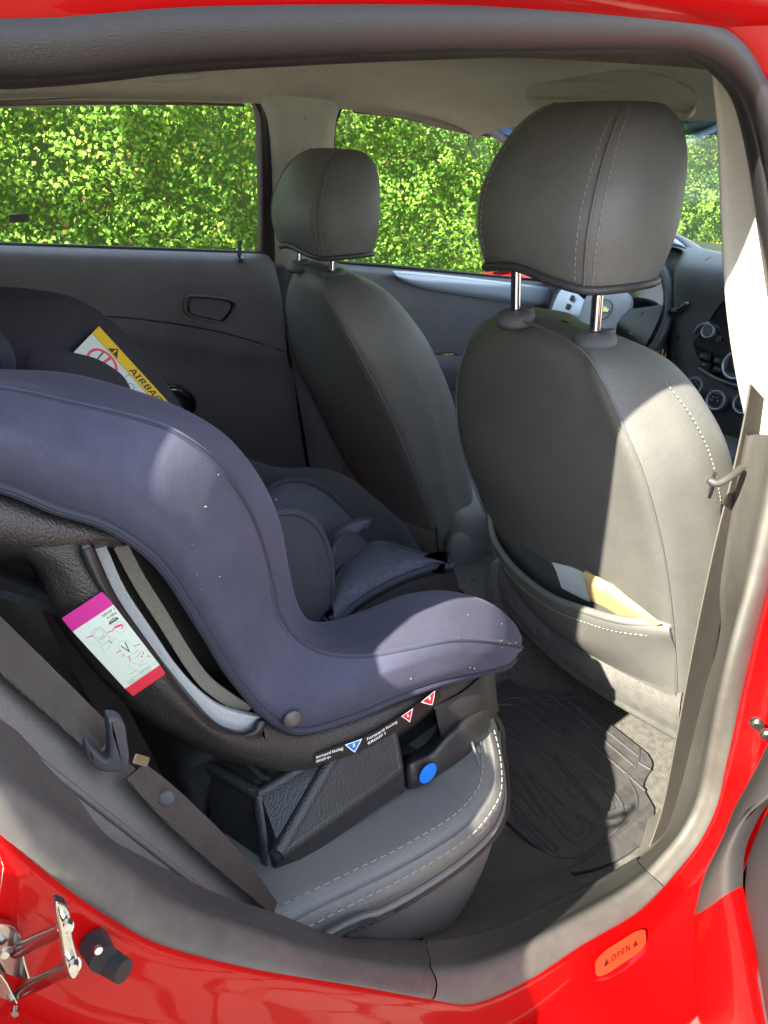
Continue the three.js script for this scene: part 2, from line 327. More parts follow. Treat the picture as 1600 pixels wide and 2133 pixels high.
// the ring of red metal around the opening, going on into the rear wing and the sill
const topRing = [[.076,1.114,.618],[.059,1.195,.603],[.04,1.263,.587],[.02,1.322,.572],[-.008,1.358,.561],[-.045,1.381,.557],[-.091,1.391,.556],[-.142,1.393,.556],[-.227,1.390,.556],[-.374,1.382,.556],[-.481,1.374,.556],[-.564,1.365,.556]];
{
  const ring = [...stations.map((s) => s[0]), ...topRing, [-.705, 1.362, .554], [-.752, 1.328, .566], [-.735, 1.24, .60], [-.70, 1.15, .635]];
  const c = [-.3, .95], G = [];
  const d = [0, .0, .02, .042, .05, .062, .085, .12, .2, .32];
  const zf = [-.02, 0, .006, .014, .03, .05];
  const K = ring.length;
  for (let i = 0; i < K; i++) {
    const p = ring[i], q = ring[(i + 1) % K], o = ring[(i + K - 1) % K];
    let nx = q[1] - o[1], ny = -(q[0] - o[0]); const L = Math.hypot(nx, ny); nx /= L; ny /= L;
    if (nx * (p[0] - c[0]) + ny * (p[1] - c[1]) < 0) { nx = -nx; ny = -ny; }
    G.push(d.map((e, k) => {
      const up = ny > .3 ? Math.max(.12, 1 - ny * 1.25) : 1, dd = e > .03 ? .03 + (e - .03) * up : e;
      const x = p[0] + nx * dd, y = Math.max(.17, p[1] + ny * dd);
      const full = sideZ(y), z = k < 6 ? Math.min(full, p[2] + zf[k]) : full - (k === 6 ? .006 : 0);
      return [x, y, ny > .55 ? Math.min(z, .574) : z];
    }));
  }
  part('body_side', loft(G, { nu: 4, nv: 4, cu: true, t: .002, flip: false }), M.red, car, 'glossy red bodywork around the open door');
  // rear wing behind the opening, tailgate, sill underside
  const wing = [];
  for (const x of [-.9, -1.1, -1.35, -1.55, -1.66]) { const k = x < -1.3 ? (x + 1.3) * .35 : 0; wing.push([.2, .35, .55, .8, .98, 1.08, 1.2, 1.3, 1.39].map((y) => [x, y, sideZ(y) + k - .012])); }
  part('rear_wing', loft(wing, { nu: 3, nv: 2, t: .003 }), M.red, car);
  part('rear_wing', loft(wing.map((r) => r.map((p) => [p[0], p[1], -p[2]])), { nu: 3, nv: 2, t: .003, flip: true }), M.red, car);
  part('tailgate', loft([-.66, -.3, 0, .3, .66].map((z) => [[-1.5, .3, z], [-1.68, .6, z], [-1.68, .9, z], [-1.62, 1.02, z]]), { nu: 3, nv: 3, t: .02 }), M.red, car);
  part('rear_window', loft([-.56, 0, .56].map((z) => [[-1.6, 1.02, z * 1.08], [-1.45, 1.24, z], [-1.36, 1.38, z * .96]]), { nu: 3, nv: 3 }), M.glass, car);
  part('rear_header', loft([-.56, 0, .56].map((z) => [[-1.14, 1.365, z], [-1.25, 1.35, z], [-1.38, 1.385, z * .96]]), { nu: 3, nv: 2, t: .01 }), M.lining, car);
  part('parcel_shelf', box(.5, .02, 1.2, -1.3, .985, 0, .008), M.trimDark, car);
  for (const s of [1, -1]) part('rear_pillar_trim', loft([[-.775, .59], [-.9, .60], [-1.2, .6], [-1.45, .56]].map(([x, z]) => [[x, .62, s * z], [x, 1.0, s * z], [x, 1.2, s * (z - .03)], [x, 1.375, s * (z - .08)]]), { nu: 3, nv: 3, t: .01 }), M.beige, car);
}
// the door seal
{
  const outer = [[-.678, 1.10, .65], [-.72, 1.2, .614], [-.748, 1.3, .574], [-.70, 1.358, .556], ...[[-.564,1.364,.557],[-.525,1.369,.557],[-.482,1.374,.557],[-.375,1.382,.557],[-.229,1.390,.557],[-.143,1.393,.557],[-.092,1.391,.557],[-.047,1.380,.558],[-.011,1.357,.562],[.017,1.321,.573],[.036,1.264,.588],[.051,1.196,.605],[.059,1.118,.622]]];
  const inner = [[-.66, 1.10, .60], [-.70, 1.2, .57], [-.722, 1.285, .535], [-.68, 1.338, .515], ...[[-.561,1.347,.513],[-.517,1.351,.513],[-.467,1.357,.513],[-.344,1.366,.513],[-.176,1.375,.513],[-.078,1.378,.513],[-.031,1.374,.513],[.003,1.362,.514],[.027,1.344,.518],[.043,1.306,.53],[.064,1.246,.545],[.085,1.171,.565],[.116,1.086,.58]]];
  const rows = outer.map((o, i) => {
    const n = inner[i], k = (t, dy) => { const p = mix(o, n, t), cx = -.3 - p[0], cy = .95 - p[1], L = Math.hypot(cx, cy); return [p[0] + cx / L * dy, p[1] + cy / L * dy, p[2] + dy * .35]; };
    return [k(0, -.004), k(.03, .006), k(.16, .013), k(.32, .014), k(.46, .007), k(.5, .001), k(.56, .0), k(.62, .006), k(.78, .008), k(.92, .004), k(1, -.004), k(1.0, -.02)];
  });
  part('door_seal', loft(rows, { nu: 6, nv: 3, t: .002 }), M.rubber, car, 'thick dark rubber seal around the door opening');
  // pale trim of the near pillar
  const left = [[.02,1.384,.49],[.037,1.359,.487],[.054,1.329,.487],[.066,1.288,.492],[.076,1.232,.502],[.086,1.158,.52],[.1,1.089,.54],[.127,1.021,.556]];
  const right = [[-.009,1.375,.508],[.026,1.358,.508],[.046,1.335,.513],[.058,1.298,.526],[.078,1.236,.543],[.1,1.164,.56],[.123,1.088,.575],[.149,1.018,.59]];
  part('pillar_upper_trim', loft(left.map((l, i) => [add(l, [.09, 0, .03]), add(l, [.03, 0, -.004]), l, mix(l, right[i], .3), mix(l, right[i], .75), right[i], add(right[i], [-.01, 0, .015])]), { nu: 5, nv: 4, t: .003 }), M.beige, car, 'cream upper trim of the near pillar');
}
// floor, tunnel, far floor
{
  const rows = [];
  for (const x of [-.45, -.2, 0, .2, .4, .7, 1.0, 1.25]) {
    const t = x > .9 ? .1 : 0;
    rows.push([[x, .36, .61], [x, .333 + t, .57], [x, .328 + t, .4], [x, .33 + t, .22], [x, .36 + t, .15], [x, .43 + t, .10], [x, .445 + t, .04], [x, .445 + t, -.04], [x, .43 + t, -.10], [x, .36 + t, -.15], [x, .33 + t, -.22], [x, .328 + t, -.4], [x, .34 + t, -.62]]);
  }
  part('floor_carpet', loft(rows, { nu: 5, nv: 5, t: .01 }), M.carpet, car, 'grey floor carpet');
  part('front_bulkhead', loft([[1.25, .42], [1.35, .55], [1.4, .8]].map(([x, y]) => [-.64, 0, .64].map((z) => [x, y, z])), { nu: 3, nv: 3, t: .01 }), M.carpet, car);
  part('floor_pan', loft([-1.6, -.8, -.45].map((x) => [-.66, 0, .66].map((z) => [x, .34, z])), { nu: 2, nv: 2, t: .01 }), M.trimDark, car);
  // plastic sill panel between the carpet and the rear seat
  part('sill_panel', loft([[[-.354,.567,.598],[-.280,.5,.596],[-.208,.457,.594],[-.131,.427,.594],[-.074,.404,.594]], [[-.255,.4,.499],[-.193,.4,.51],[-.140,.385,.517],[-.087,.375,.533],[-.051,.375,.567]], [[-.152,.352,.406],[-.098,.352,.423],[-.069,.35,.447],[-.049,.348,.484],[-.031,.347,.529]]], { nu: 5, nv: 5, t: .006 }), M.trim, car);
}
// far side: pillars, door panels, windows
{
  const rearTop = [[-.557,1.342,-.549],[-.465,1.347,-.547],[-.379,1.352,-.546],[-.264,1.359,-.543],[-.137,1.365,-.542],[-.017,1.370,-.540],[.052,1.370,-.540],[.08,1.363,-.542],[.096,1.343,-.549],[.104,1.284,-.567],[.114,1.171,-.604],[.122,1.058,-.640]];
  const rearBot = [[-.611,1.147,-.636],[-.419,1.124,-.636],[-.247,1.104,-.636],[-.048,1.080,-.636],[.121,1.059,-.636]];
  const frontTop = [[.276,1.281,-.568],[.275,1.317,-.557],[.284,1.347,-.547],[.307,1.366,-.541],[.369,1.366,-.541],[.461,1.359,-.543],[.562,1.347,-.547],[.69,1.323,-.555],[.797,1.297,-.563],[.915,1.266,-.573],[1.367,1.116,-.621],[1.797,.948,-.675]];
  const frontBot = [[.302,1.023,-.636],[.445,1.001,-.636],[.62,.971,-.636],[.891,.923,-.636],[1.211,.869,-.636],[1.738,.783,-.636]];
  // glass
  const rg = [];
  for (let i = 0; i <= 8; i++) { const t = i / 8, a = mix([-.62, 1.335, -.551], [.075, 1.372, -.539], t), b = mix([-.62, 1.145, -.634], [.118, 1.058, -.634], t); rg.push([a, mix(a, b, .5), b].map((p) => add(p, [0, 0, -.012]))); }
  part('rear_window_glass', loft(rg, { nu: 2, nv: 2 }), M.glass, car, 'far rear door glass');
  const fg = [];
  for (let i = 0; i <= 10; i++) { const t = i / 10, a = mix([.2, 1.375, -.539], [1.25, 1.12, -.60], t), b = mix([.24, 1.04, -.634], [1.25, .865, -.634], t); a[1] = 1.372 - .24 * t * t - .02 * t; a[2] = -.54 - .32 * (1.37 - a[1]); fg.push([a, mix(a, b, .5), b].map((p) => add(p, [0, 0, -.012]))); }
  part('front_window_glass', loft(fg, { nu: 2, nv: 2 }), M.glass, car, 'far front door glass');
  // cream trim above and between the windows, one sheet following their top edges
  const up = (p, k) => [p[0], railY(Math.max(-1.1, Math.min(.62, p[0]))) - .03 - .02 * k, -.526];
  const inner = [...rearTop.slice(0, 7)];
  part('window_rail_trim', loft(inner.map((p) => [up(p, 0), mix(up(p, .3), p, .5), add(p, [0, .006, .02]), add(p, [0, .002, .004]), add(p, [0, 0, -.02])]), { nu: 4, nv: 4, t: .004 }), M.lining, car);
  const ft = frontTop.slice(3, 9);
  part('window_frame', loft(frontTop.slice(1).map((p) => [add(p, [0, .001, .002]), add(p, [0, .012, -.016]), add(p, [0, .022, -.05])]), { nu: 3, nv: 2, t: .003 }), M.rubber, car);
  part('window_rail_trim', loft(ft.map((p) => [up(p, 0), mix(up(p, .3), p, .5), add(p, [0, .014, .006]), add(p, [0, .006, .003]), add(p, [0, .003, -.012])]), { nu: 4, nv: 4, t: .004 }), M.lining, car);
  part('far_pillar_upper_trim', loft([
    [[.036,1.374,-.509],[.096,1.378,-.503],[.18,1.379,-.501],[.249,1.375,-.504],[.291,1.370,-.512]],
    [[.08,1.365,-.529],[.114,1.359,-.511],[.182,1.356,-.509],[.241,1.357,-.512],[.294,1.366,-.535]],
    [[.101,1.340,-.538],[.128,1.336,-.521],[.185,1.332,-.516],[.235,1.331,-.522],[.276,1.338,-.544]],
    [[.116,1.284,-.555],[.14,1.284,-.537],[.191,1.282,-.532],[.237,1.280,-.539],[.275,1.282,-.562]],
    [[.129,1.191,-.585],[.156,1.191,-.567],[.203,1.187,-.563],[.246,1.184,-.570],[.283,1.183,-.594]],
    [[.143,1.088,-.618],[.172,1.088,-.600],[.216,1.083,-.596],[.261,1.077,-.604],[.3,1.074,-.629]],
    [[.155,1.015,-.642],[.183,1.015,-.624],[.225,1.009,-.620],[.272,1.001,-.628],[.312,.997,-.653]]], { nu: 4, nv: 4, t: .004 }), M.beige, car, 'cream upper trim of the far pillar');
  part('trim_cap', plate([.177,1.328,-.514], [1, 0, 0], [0, .95, -.3], rrect(0, 0, .021, .024, .006), .0015, .0006), M.beige, car);
  // black window frame and rubber lips
  part('window_frame', [loft(rearTop.slice(5).map((p, i) => { const q = [[-.017,1.371,-.528],[.054,1.374,-.527],[.087,1.366,-.529],[.105,1.344,-.536],[.116,1.284,-.555],[.131,1.171,-.592],[.146,1.038,-.634]][i]; return [add(p, [-.004, 0, -.014]), p, mix(p, q, .3), mix(p, q, .5), q, add(q, [0, 0, -.02])]; }), { nu: 4, nv: 2, t: .003, flip: true }), tube(rearTop.slice(0, 9), .0045), tube(rearBot, .0045)], M.rubber, car);
  part('window_frame', [tube(frontTop, .0045), tube(frontBot, .0045)], M.rubber, car);
  // far rear door panel
  const rows = [[[-.611,1.147,-.634],[-.497,1.133,-.634],[-.370,1.118,-.634],[-.229,1.101,-.634],[-.070,1.082,-.634],[.04,1.069,-.634],[.12,1.059,-.634],[.138,1.053,-.664]],[[-.612,1.144,-.618],[-.500,1.130,-.618],[-.374,1.114,-.618],[-.234,1.097,-.618],[-.077,1.078,-.618],[.032,1.064,-.618],[.121,1.053,-.618],[.139,1.048,-.648]],[[-.617,1.131,-.602],[-.505,1.117,-.602],[-.380,1.101,-.602],[-.241,1.083,-.602],[-.085,1.062,-.602],[.023,1.048,-.602],[.123,1.035,-.602],[.142,1.029,-.632]],[[-.626,1.102,-.594],[-.514,1.086,-.594],[-.389,1.068,-.594],[-.250,1.048,-.594],[-.093,1.025,-.594],[.015,1.009,-.594],[.127,.993,-.594],[.145,.986,-.624]],[[-.638,1.062,-.592],[-.525,1.043,-.592],[-.400,1.022,-.592],[-.260,.999,-.592],[-.102,.973,-.592],[.008,.955,-.592],[.131,.934,-.592],[.15,.926,-.622]],[[-.641,1.053,-.588],[-.531,1.023,-.588],[-.409,.989,-.588],[-.270,.951,-.588],[-.113,.907,-.588],[-.003,.877,-.588],[.13,.84,-.588],[.149,.83,-.618]],[[-.647,1.030,-.594],[-.537,.998,-.594],[-.413,.962,-.594],[-.274,.922,-.594],[-.115,.876,-.594],[-.004,.844,-.594],[.136,.804,-.594],[.155,.793,-.624]],[[-.669,.954,-.600],[-.555,.929,-.600],[-.426,.901,-.600],[-.282,.869,-.600],[-.119,.833,-.600],[-.005,.808,-.600],[.148,.775,-.600],[.167,.763,-.630]],[[-.694,.87,-.598],[-.578,.839,-.598],[-.448,.805,-.598],[-.302,.766,-.598],[-.135,.722,-.598],[-.019,.692,-.598],[.154,.646,-.598],[.174,.632,-.628]],[[-.721,.779,-.604],[-.603,.742,-.604],[-.471,.701,-.604],[-.321,.655,-.604],[-.150,.601,-.604],[-.031,.564,-.604],[.171,.502,-.604],[.191,.484,-.634]],[[-.743,.702,-.610],[-.624,.66,-.610],[-.489,.613,-.610],[-.337,.559,-.610],[-.163,.498,-.610],[-.040,.455,-.610],[.193,.373,-.610],[.214,.353,-.640]]];
  const door = part('far_rear_door_panel', loft(rows, { nu: 4, nv: 4, t: .01 }), M.trimDark, car, 'dark inner panel of the far rear door');
  part('door_handle_recess', loft([[1, .0], [.93, .005], [.84, .004], [.8, -.004], [.76, -.016], [0.02, -.018]].map(([k, dz]) => [[-.092,.994,-.588],[-.078,.996,-.588],[-.035,.988,-.588],[.009,.976,-.588],[.022,.963,-.588],[.01,.944,-.588],[-.013,.929,-.588],[-.042,.938,-.588],[-.079,.951,-.588],[-.097,.966,-.588]].map((p) => { const c = [-.041,.964,-.588]; return [c[0] + (p[0] - c[0]) * k, c[1] + (p[1] - c[1]) * k, p[2] + dz]; })), { nu: 3, nv: 4, cv: true }), M.black, door);
  part('insert_seam', tube([[-.405,1.008,-.587],[-.284,.983,-.586],[-.170,.956,-.586],[-.056,.921,-.586],[.045,.881,-.587],[.133,.839,-.588]], .0016), M.black, door);
  part('handle_rim', tube([[-.093,.995,-.583],[-.080,.997,-.583],[-.037,.989,-.583],[.007,.977,-.583],[.02,.964,-.583],[.008,.946,-.583],[-.015,.931,-.583],[-.044,.939,-.583],[-.081,.952,-.583],[-.098,.967,-.583]], .003, { closed: true, n: 4 }), M.trimDark, door);
  part('lock_pin', [tube([[.049,1.065,-.608],[.052,1.087,-.609],[.054,1.093,-.609]], .0045), aim(cyl(.008, .012, .008, 16), [.051,1.057,-.606], [0, 1, .2])], M.black, door);
  part('pull_handle', tube([[-.192,.808,-.575],[-.153,.807,-.562],[-.127,.784,-.562],[-.121,.757,-.570],[-.139,.731,-.585]], .013, { seg: 10 }), M.piano, door);
  // far front door panel with its pale upper strip
  const fdoor = part('far_front_door_panel', loft([[[.271,1.026,-.634],[.4,1.005,-.634],[.553,.979,-.634],[.722,.95,-.634],[.909,.918,-.634],[1.119,.882,-.634],[1.405,.834,-.634],[1.737,.777,-.634]],[[.263,1.021,-.620],[.39,.999,-.620],[.542,.973,-.620],[.71,.944,-.620],[.896,.912,-.620],[1.105,.876,-.620],[1.389,.827,-.620],[1.720,.77,-.620]],[[.254,1.009,-.606],[.381,.986,-.606],[.532,.959,-.606],[.699,.93,-.606],[.885,.897,-.606],[1.092,.86,-.606],[1.376,.809,-.606],[1.707,.75,-.606]],[[.247,.959,-.598],[.375,.934,-.598],[.527,.904,-.598],[.696,.871,-.598],[.884,.834,-.598],[1.095,.793,-.598],[1.384,.737,-.598],[1.721,.67,-.598]],[[.244,.928,-.596],[.373,.901,-.596],[.527,.869,-.596],[.697,.834,-.596],[.887,.795,-.596],[1.100,.751,-.596],[1.392,.69,-.596],[1.734,.619,-.596]],[[.239,.859,-.594],[.37,.828,-.594],[.527,.792,-.594],[.701,.752,-.594],[.896,.706,-.594],[1.114,.656,-.594],[1.415,.586,-.594],[1.768,.504,-.594]],[[.239,.784,-.600],[.373,.749,-.600],[.534,.708,-.600],[.712,.662,-.600],[.912,.61,-.600],[1.138,.552,-.600],[1.450,.472,-.600],[1.817,.378,-.600]],[[.233,.656,-.600],[.371,.614,-.600],[.537,.564,-.600],[.723,.508,-.600],[.932,.444,-.600],[1.168,.373,-.600],[1.497,.273,-.600],[1.888,.155,-.600]],[[.226,.459,-.606],[.372,.405,-.606],[.547,.34,-.606],[.745,.266,-.606],[.968,.184,-.606],[1.223,.089,-.606],[1.581,-.044,-.606],[2.012,-.204,-.606]]], { nu: 4, nv: 3, t: .01 }), M.trimDark, car, 'dark inner panel of the far front door');
  part('door_accent', loft([[[.462,.991,-.604],[.528,.981,-.602],[.66,.957,-.602],[.84,.922,-.602],[1.042,.882,-.602],[1.368,.823,-.602],[1.698,.76,-.602]],[[.457,.989,-.590],[.521,.975,-.588],[.652,.95,-.588],[.832,.914,-.588],[1.029,.875,-.588],[1.353,.813,-.588],[1.682,.749,-.588]],[[.47,.975,-.586],[.531,.952,-.584],[.655,.923,-.584],[.837,.884,-.584],[1.035,.838,-.584],[1.358,.771,-.584],[1.691,.703,-.584]],[[.49,.961,-.596],[.55,.938,-.596],[.671,.907,-.596],[.854,.864,-.596],[1.053,.817,-.596],[1.379,.747,-.596],[1.716,.676,-.596]]], { nu: 3, nv: 3, t: .004 }), M.silver, fdoor, 'pale silver strip along the far front door');  // silver plastic; the blue of the reflected sky is put into its colour
  part('door_handle', [loft([[1, 0], [.8, .006], [.7, -.006], [.03, -.01]].map(([k, dz]) => [[.88,.839,-.590],[.925,.84,-.590],[.977,.826,-.590],[.985,.8,-.590],[.93,.799,-.590],[.887,.811,-.590]].map((p) => { const c = [.934,.819,-.590]; return [c[0] + (p[0] - c[0]) * k, c[1] + (p[1] - c[1]) * k, p[2] + dz]; })), { cv: true, nu: 3, nv: 4 })], M.black, fdoor);
  part('door_pocket', loft([[[.504,.774,-.585],[.568,.765,-.560],[.673,.742,-.560],[.824,.704,-.560]], [[.505,.74,-.585],[.566,.729,-.555],[.671,.701,-.555],[.825,.654,-.555]], [[.514,.681,-.595],[.588,.662,-.580],[.697,.632,-.580],[.857,.572,-.580]]], { nu: 4, nv: 4, t: .006 }), M.trimDark, fdoor);
  // lower far pillar trim
  part('far_pillar_lower_trim', loft([[[.147,1.027,-.630],[.174,1.028,-.604],[.242,1.017,-.603],[.339,.998,-.629]], [[.145,.94,-.600],[.181,.938,-.585],[.251,.924,-.580],[.322,.908,-.585]], [[.155,.823,-.600],[.191,.822,-.580],[.256,.806,-.575],[.334,.783,-.585]], [[.173,.682,-.600],[.2,.671,-.575],[.261,.653,-.570],[.342,.624,-.580]], [[.184,.561,-.595],[.21,.565,-.565],[.271,.546,-.555],[.349,.505,-.570]], [[.192,.453,-.590],[.226,.453,-.550],[.28,.426,-.540],[.367,.381,-.550]]], { nu: 4, nv: 4, t: .006 }), M.trimDark, car);
  part('far_door_gap', loft([[[.129,1.038,-.628],[.166,1.030,-.628]], [[.141,.914,-.622],[.183,.908,-.622]], [[.156,.768,-.622],[.2,.76,-.622]], [[.173,.609,-.622],[.223,.597,-.622]], [[.192,.416,-.625],[.269,.393,-.625]]], { nu: 4, nv: 2, t: .004 }), M.rubber, car);
  // maker's mark etched on the far rear glass
  const mk = new THREE.Group(); mk.name = 'glass_mark'; car.add(mk);
  const mm1 = std(.09, .095, .1, { rough: .6 });
  part('mark_block', plate([-.396,1.162,-.616], [1, 0, 0], [0, .95, .3], rrect(0, 0, .033, .015, .003), .0006), mm1, mk);
  part('mark_ring', aim(new THREE.TorusGeometry(.0045, .0006, 6, 18).rotateX(Math.PI / 2), [-.395,1.154,-.618], [0, -.3, .95]), mm1, mk);
  part('mark_square', tube([[-.370,1.156,-.618],[-.364,1.155,-.618],[-.365,1.149,-.620],[-.371,1.150,-.619]], .0005, { closed: true, sm: false, n: 1 }), mm1, mk);
  // outer skin of the far side
  const skin = []; for (const x of [-.95, -.5, 0, .5, 1.0, 1.4]) { const b = 1.10 - .14 * (x + .42); skin.push([.2, .45, .7, .9].map((y) => [x, y, -sideZ(y)]).concat([[x, Math.min(b, 1.11) - .02, -.70], [x, Math.min(b, 1.11), -.665]])); }
  part('far_door_skin', loft(skin, { nu: 3, nv: 3, t: .004, flip: true }), M.red, car);
  // grab handle on the far rail, folded away
  part('grab_handle', tube([[-.207,1.411,-.437],[-.194,1.400,-.446],[-.162,1.393,-.453],[-.125,1.392,-.453],[-.082,1.396,-.452],[-.062,1.403,-.444],[-.055,1.415,-.436]], .011, { seg: 10 }), M.beige, car);
  // door mirror outside the far front window
  part('door_mirror', loft([[0, .02], [.5, .0], [1, 0], [1.05, .03], [.8, .08], [.1, .1]].map(([k, dx]) => [[.905,1.012,-.740],[.995,1.015,-.800],[1.205,.989,-.860],[1.232,.879,-.860],[1.027,.905,-.800],[.915,.945,-.740]].map((p) => { const c = [1.053,.957,-.800]; return [c[0] + (p[0] - c[0]) * k + dx, c[1] + (p[1] - c[1]) * k, c[2] + (p[2] - c[2]) * k]; })), { nu: 3, nv: 4, cv: true }), std(.5, .52, .52, { rough: .25, metal: .3 }), car, 'far wing mirror outside the glass');
}
// windscreen, its shaded band, front pillars, bonnet
{
  const ws = (u, v) => { const z = -.62 + 1.24 * u, c = 1 - (2 * u - 1) ** 2; return [.62 + .86 * v + .10 * c * (1 - v * .2), 1.352 - .36 * v - .03 * (v - v * v) * -1 + .015 * c, z * (.88 + .14 * v)]; };
  const g = (v0, v1) => gridGeo(Array.from({ length: 11 }, (_, i) => Array.from({ length: 9 }, (_, j) => ws(i / 10, v0 + (v1 - v0) * j / 8))));
  part('windscreen', g(.2, 1), M.glass, car, 'curved windscreen');
  part('windscreen_shade_band', g(.0, .199), std(.03, .06, .14, { rough: .02, transmission: 1, thickness: 0, ior: 1.5 }), car, 'dark blue shade band along the top of the windscreen');
  for (const s of [1, -1]) part('front_pillar_trim', loft([0, .25, .5, .75, 1].map((v) => { const p = ws(s > 0 ? 1 : 0, v); return [[p[0] - .05, p[1] + .01, p[2] + s * .01], [p[0] - .04, p[1] - .012, p[2] - s * .03], [p[0] + .0, p[1] - .012, p[2] - s * .035], [p[0] + .02, p[1] + .012, p[2] + s * .005]]; }), { nu: 3, nv: 3, t: .006 }), M.beige, car);
  part('bonnet', loft([1.6, 1.75, 2.0, 2.25].map((x, i) => [-.7, -.35, 0, .35, .7].map((z) => [x, .985 - i * .035 - Math.abs(z) ** 2 * .12, z])), { nu: 3, nv: 3, t: .01 }), M.red, car);
  for (const s of [1, -1]) part('front_wing', loft([1.55, 1.8, 2.25].map((x) => [[x, .94 - (x - 1.4) * .08, s * .70], [x, .8, s * .79], [x, .4, s * .78]]), { nu: 2, nv: 2, t: .01 }), M.red, car);
  part('scuttle', loft([[1.3, .955], [1.45, .965], [1.62, .96]].map(([x, y]) => [-.62, 0, .62].map((z) => [x, y, z])), { nu: 2, nv: 3, t: .02 }), M.black, car);
  // near front door, shut: skin, inner panel and glass
  const nd = part('near_front_door', loft([.16, .5, .9, 1.35].map((x) => [.22, .5, .8, 1.0 - (x - .1) * .1].map((y) => [x, y, sideZ(y)])), { nu: 2, nv: 3, t: .01 }), M.red, car);
  part('inner_panel', loft([.16, .5, .9, 1.3].map((x) => [.36, .6, .85, 1.02 - (x - .1) * .12].map((y, j) => [x, y, .62 + (j === 3 ? .01 : 0)])), { nu: 2, nv: 3, t: .01 }), M.trimDark, nd);
  part('window_glass', loft([.2, .6, .95, 1.2].map((x, i) => [[x, 1.02 - (x - .1) * .12, .645], [x, [1.37, 1.345, 1.25, 1.1][i], [.55, .56, .59, .63][i]]]), { nu: 3, nv: 3 }), M.glass, nd);
}
// sun visor of the driver, with its clip
{
  const v = part('sun_visor', loft([[0, .0], [.5, .0], [.92, 0], [1, .006], [.97, .02], [.6, .026], [.02, .026]].map(([k, dy]) => [[.42,1.360,-.132],[.42,1.365,-.093],[.41,1.370,-.008],[.39,1.375,.095],[.38,1.370,.157],[.37,1.359,.207],[.37,1.345,.243],[.37,1.335,.241],[.38,1.336,.197],[.39,1.335,.112],[.41,1.332,-.002],[.42,1.341,-.095]].map((p) => { const c = [.39,1.353,.081]; return [c[0] + (p[0] - c[0]) * k, c[1] + (p[1] - c[1]) * k + dy, c[2] + (p[2] - c[2]) * k]; })), { nu: 3, nv: 3, cv: true }), M.beige, car, 'cream sun visor folded up');
  part('visor_clip', tube([[.36,1.337,.223],[.36,1.334,.236],[.36,1.335,.247],[.37,1.341,.244]], .005), M.beige, v);
}
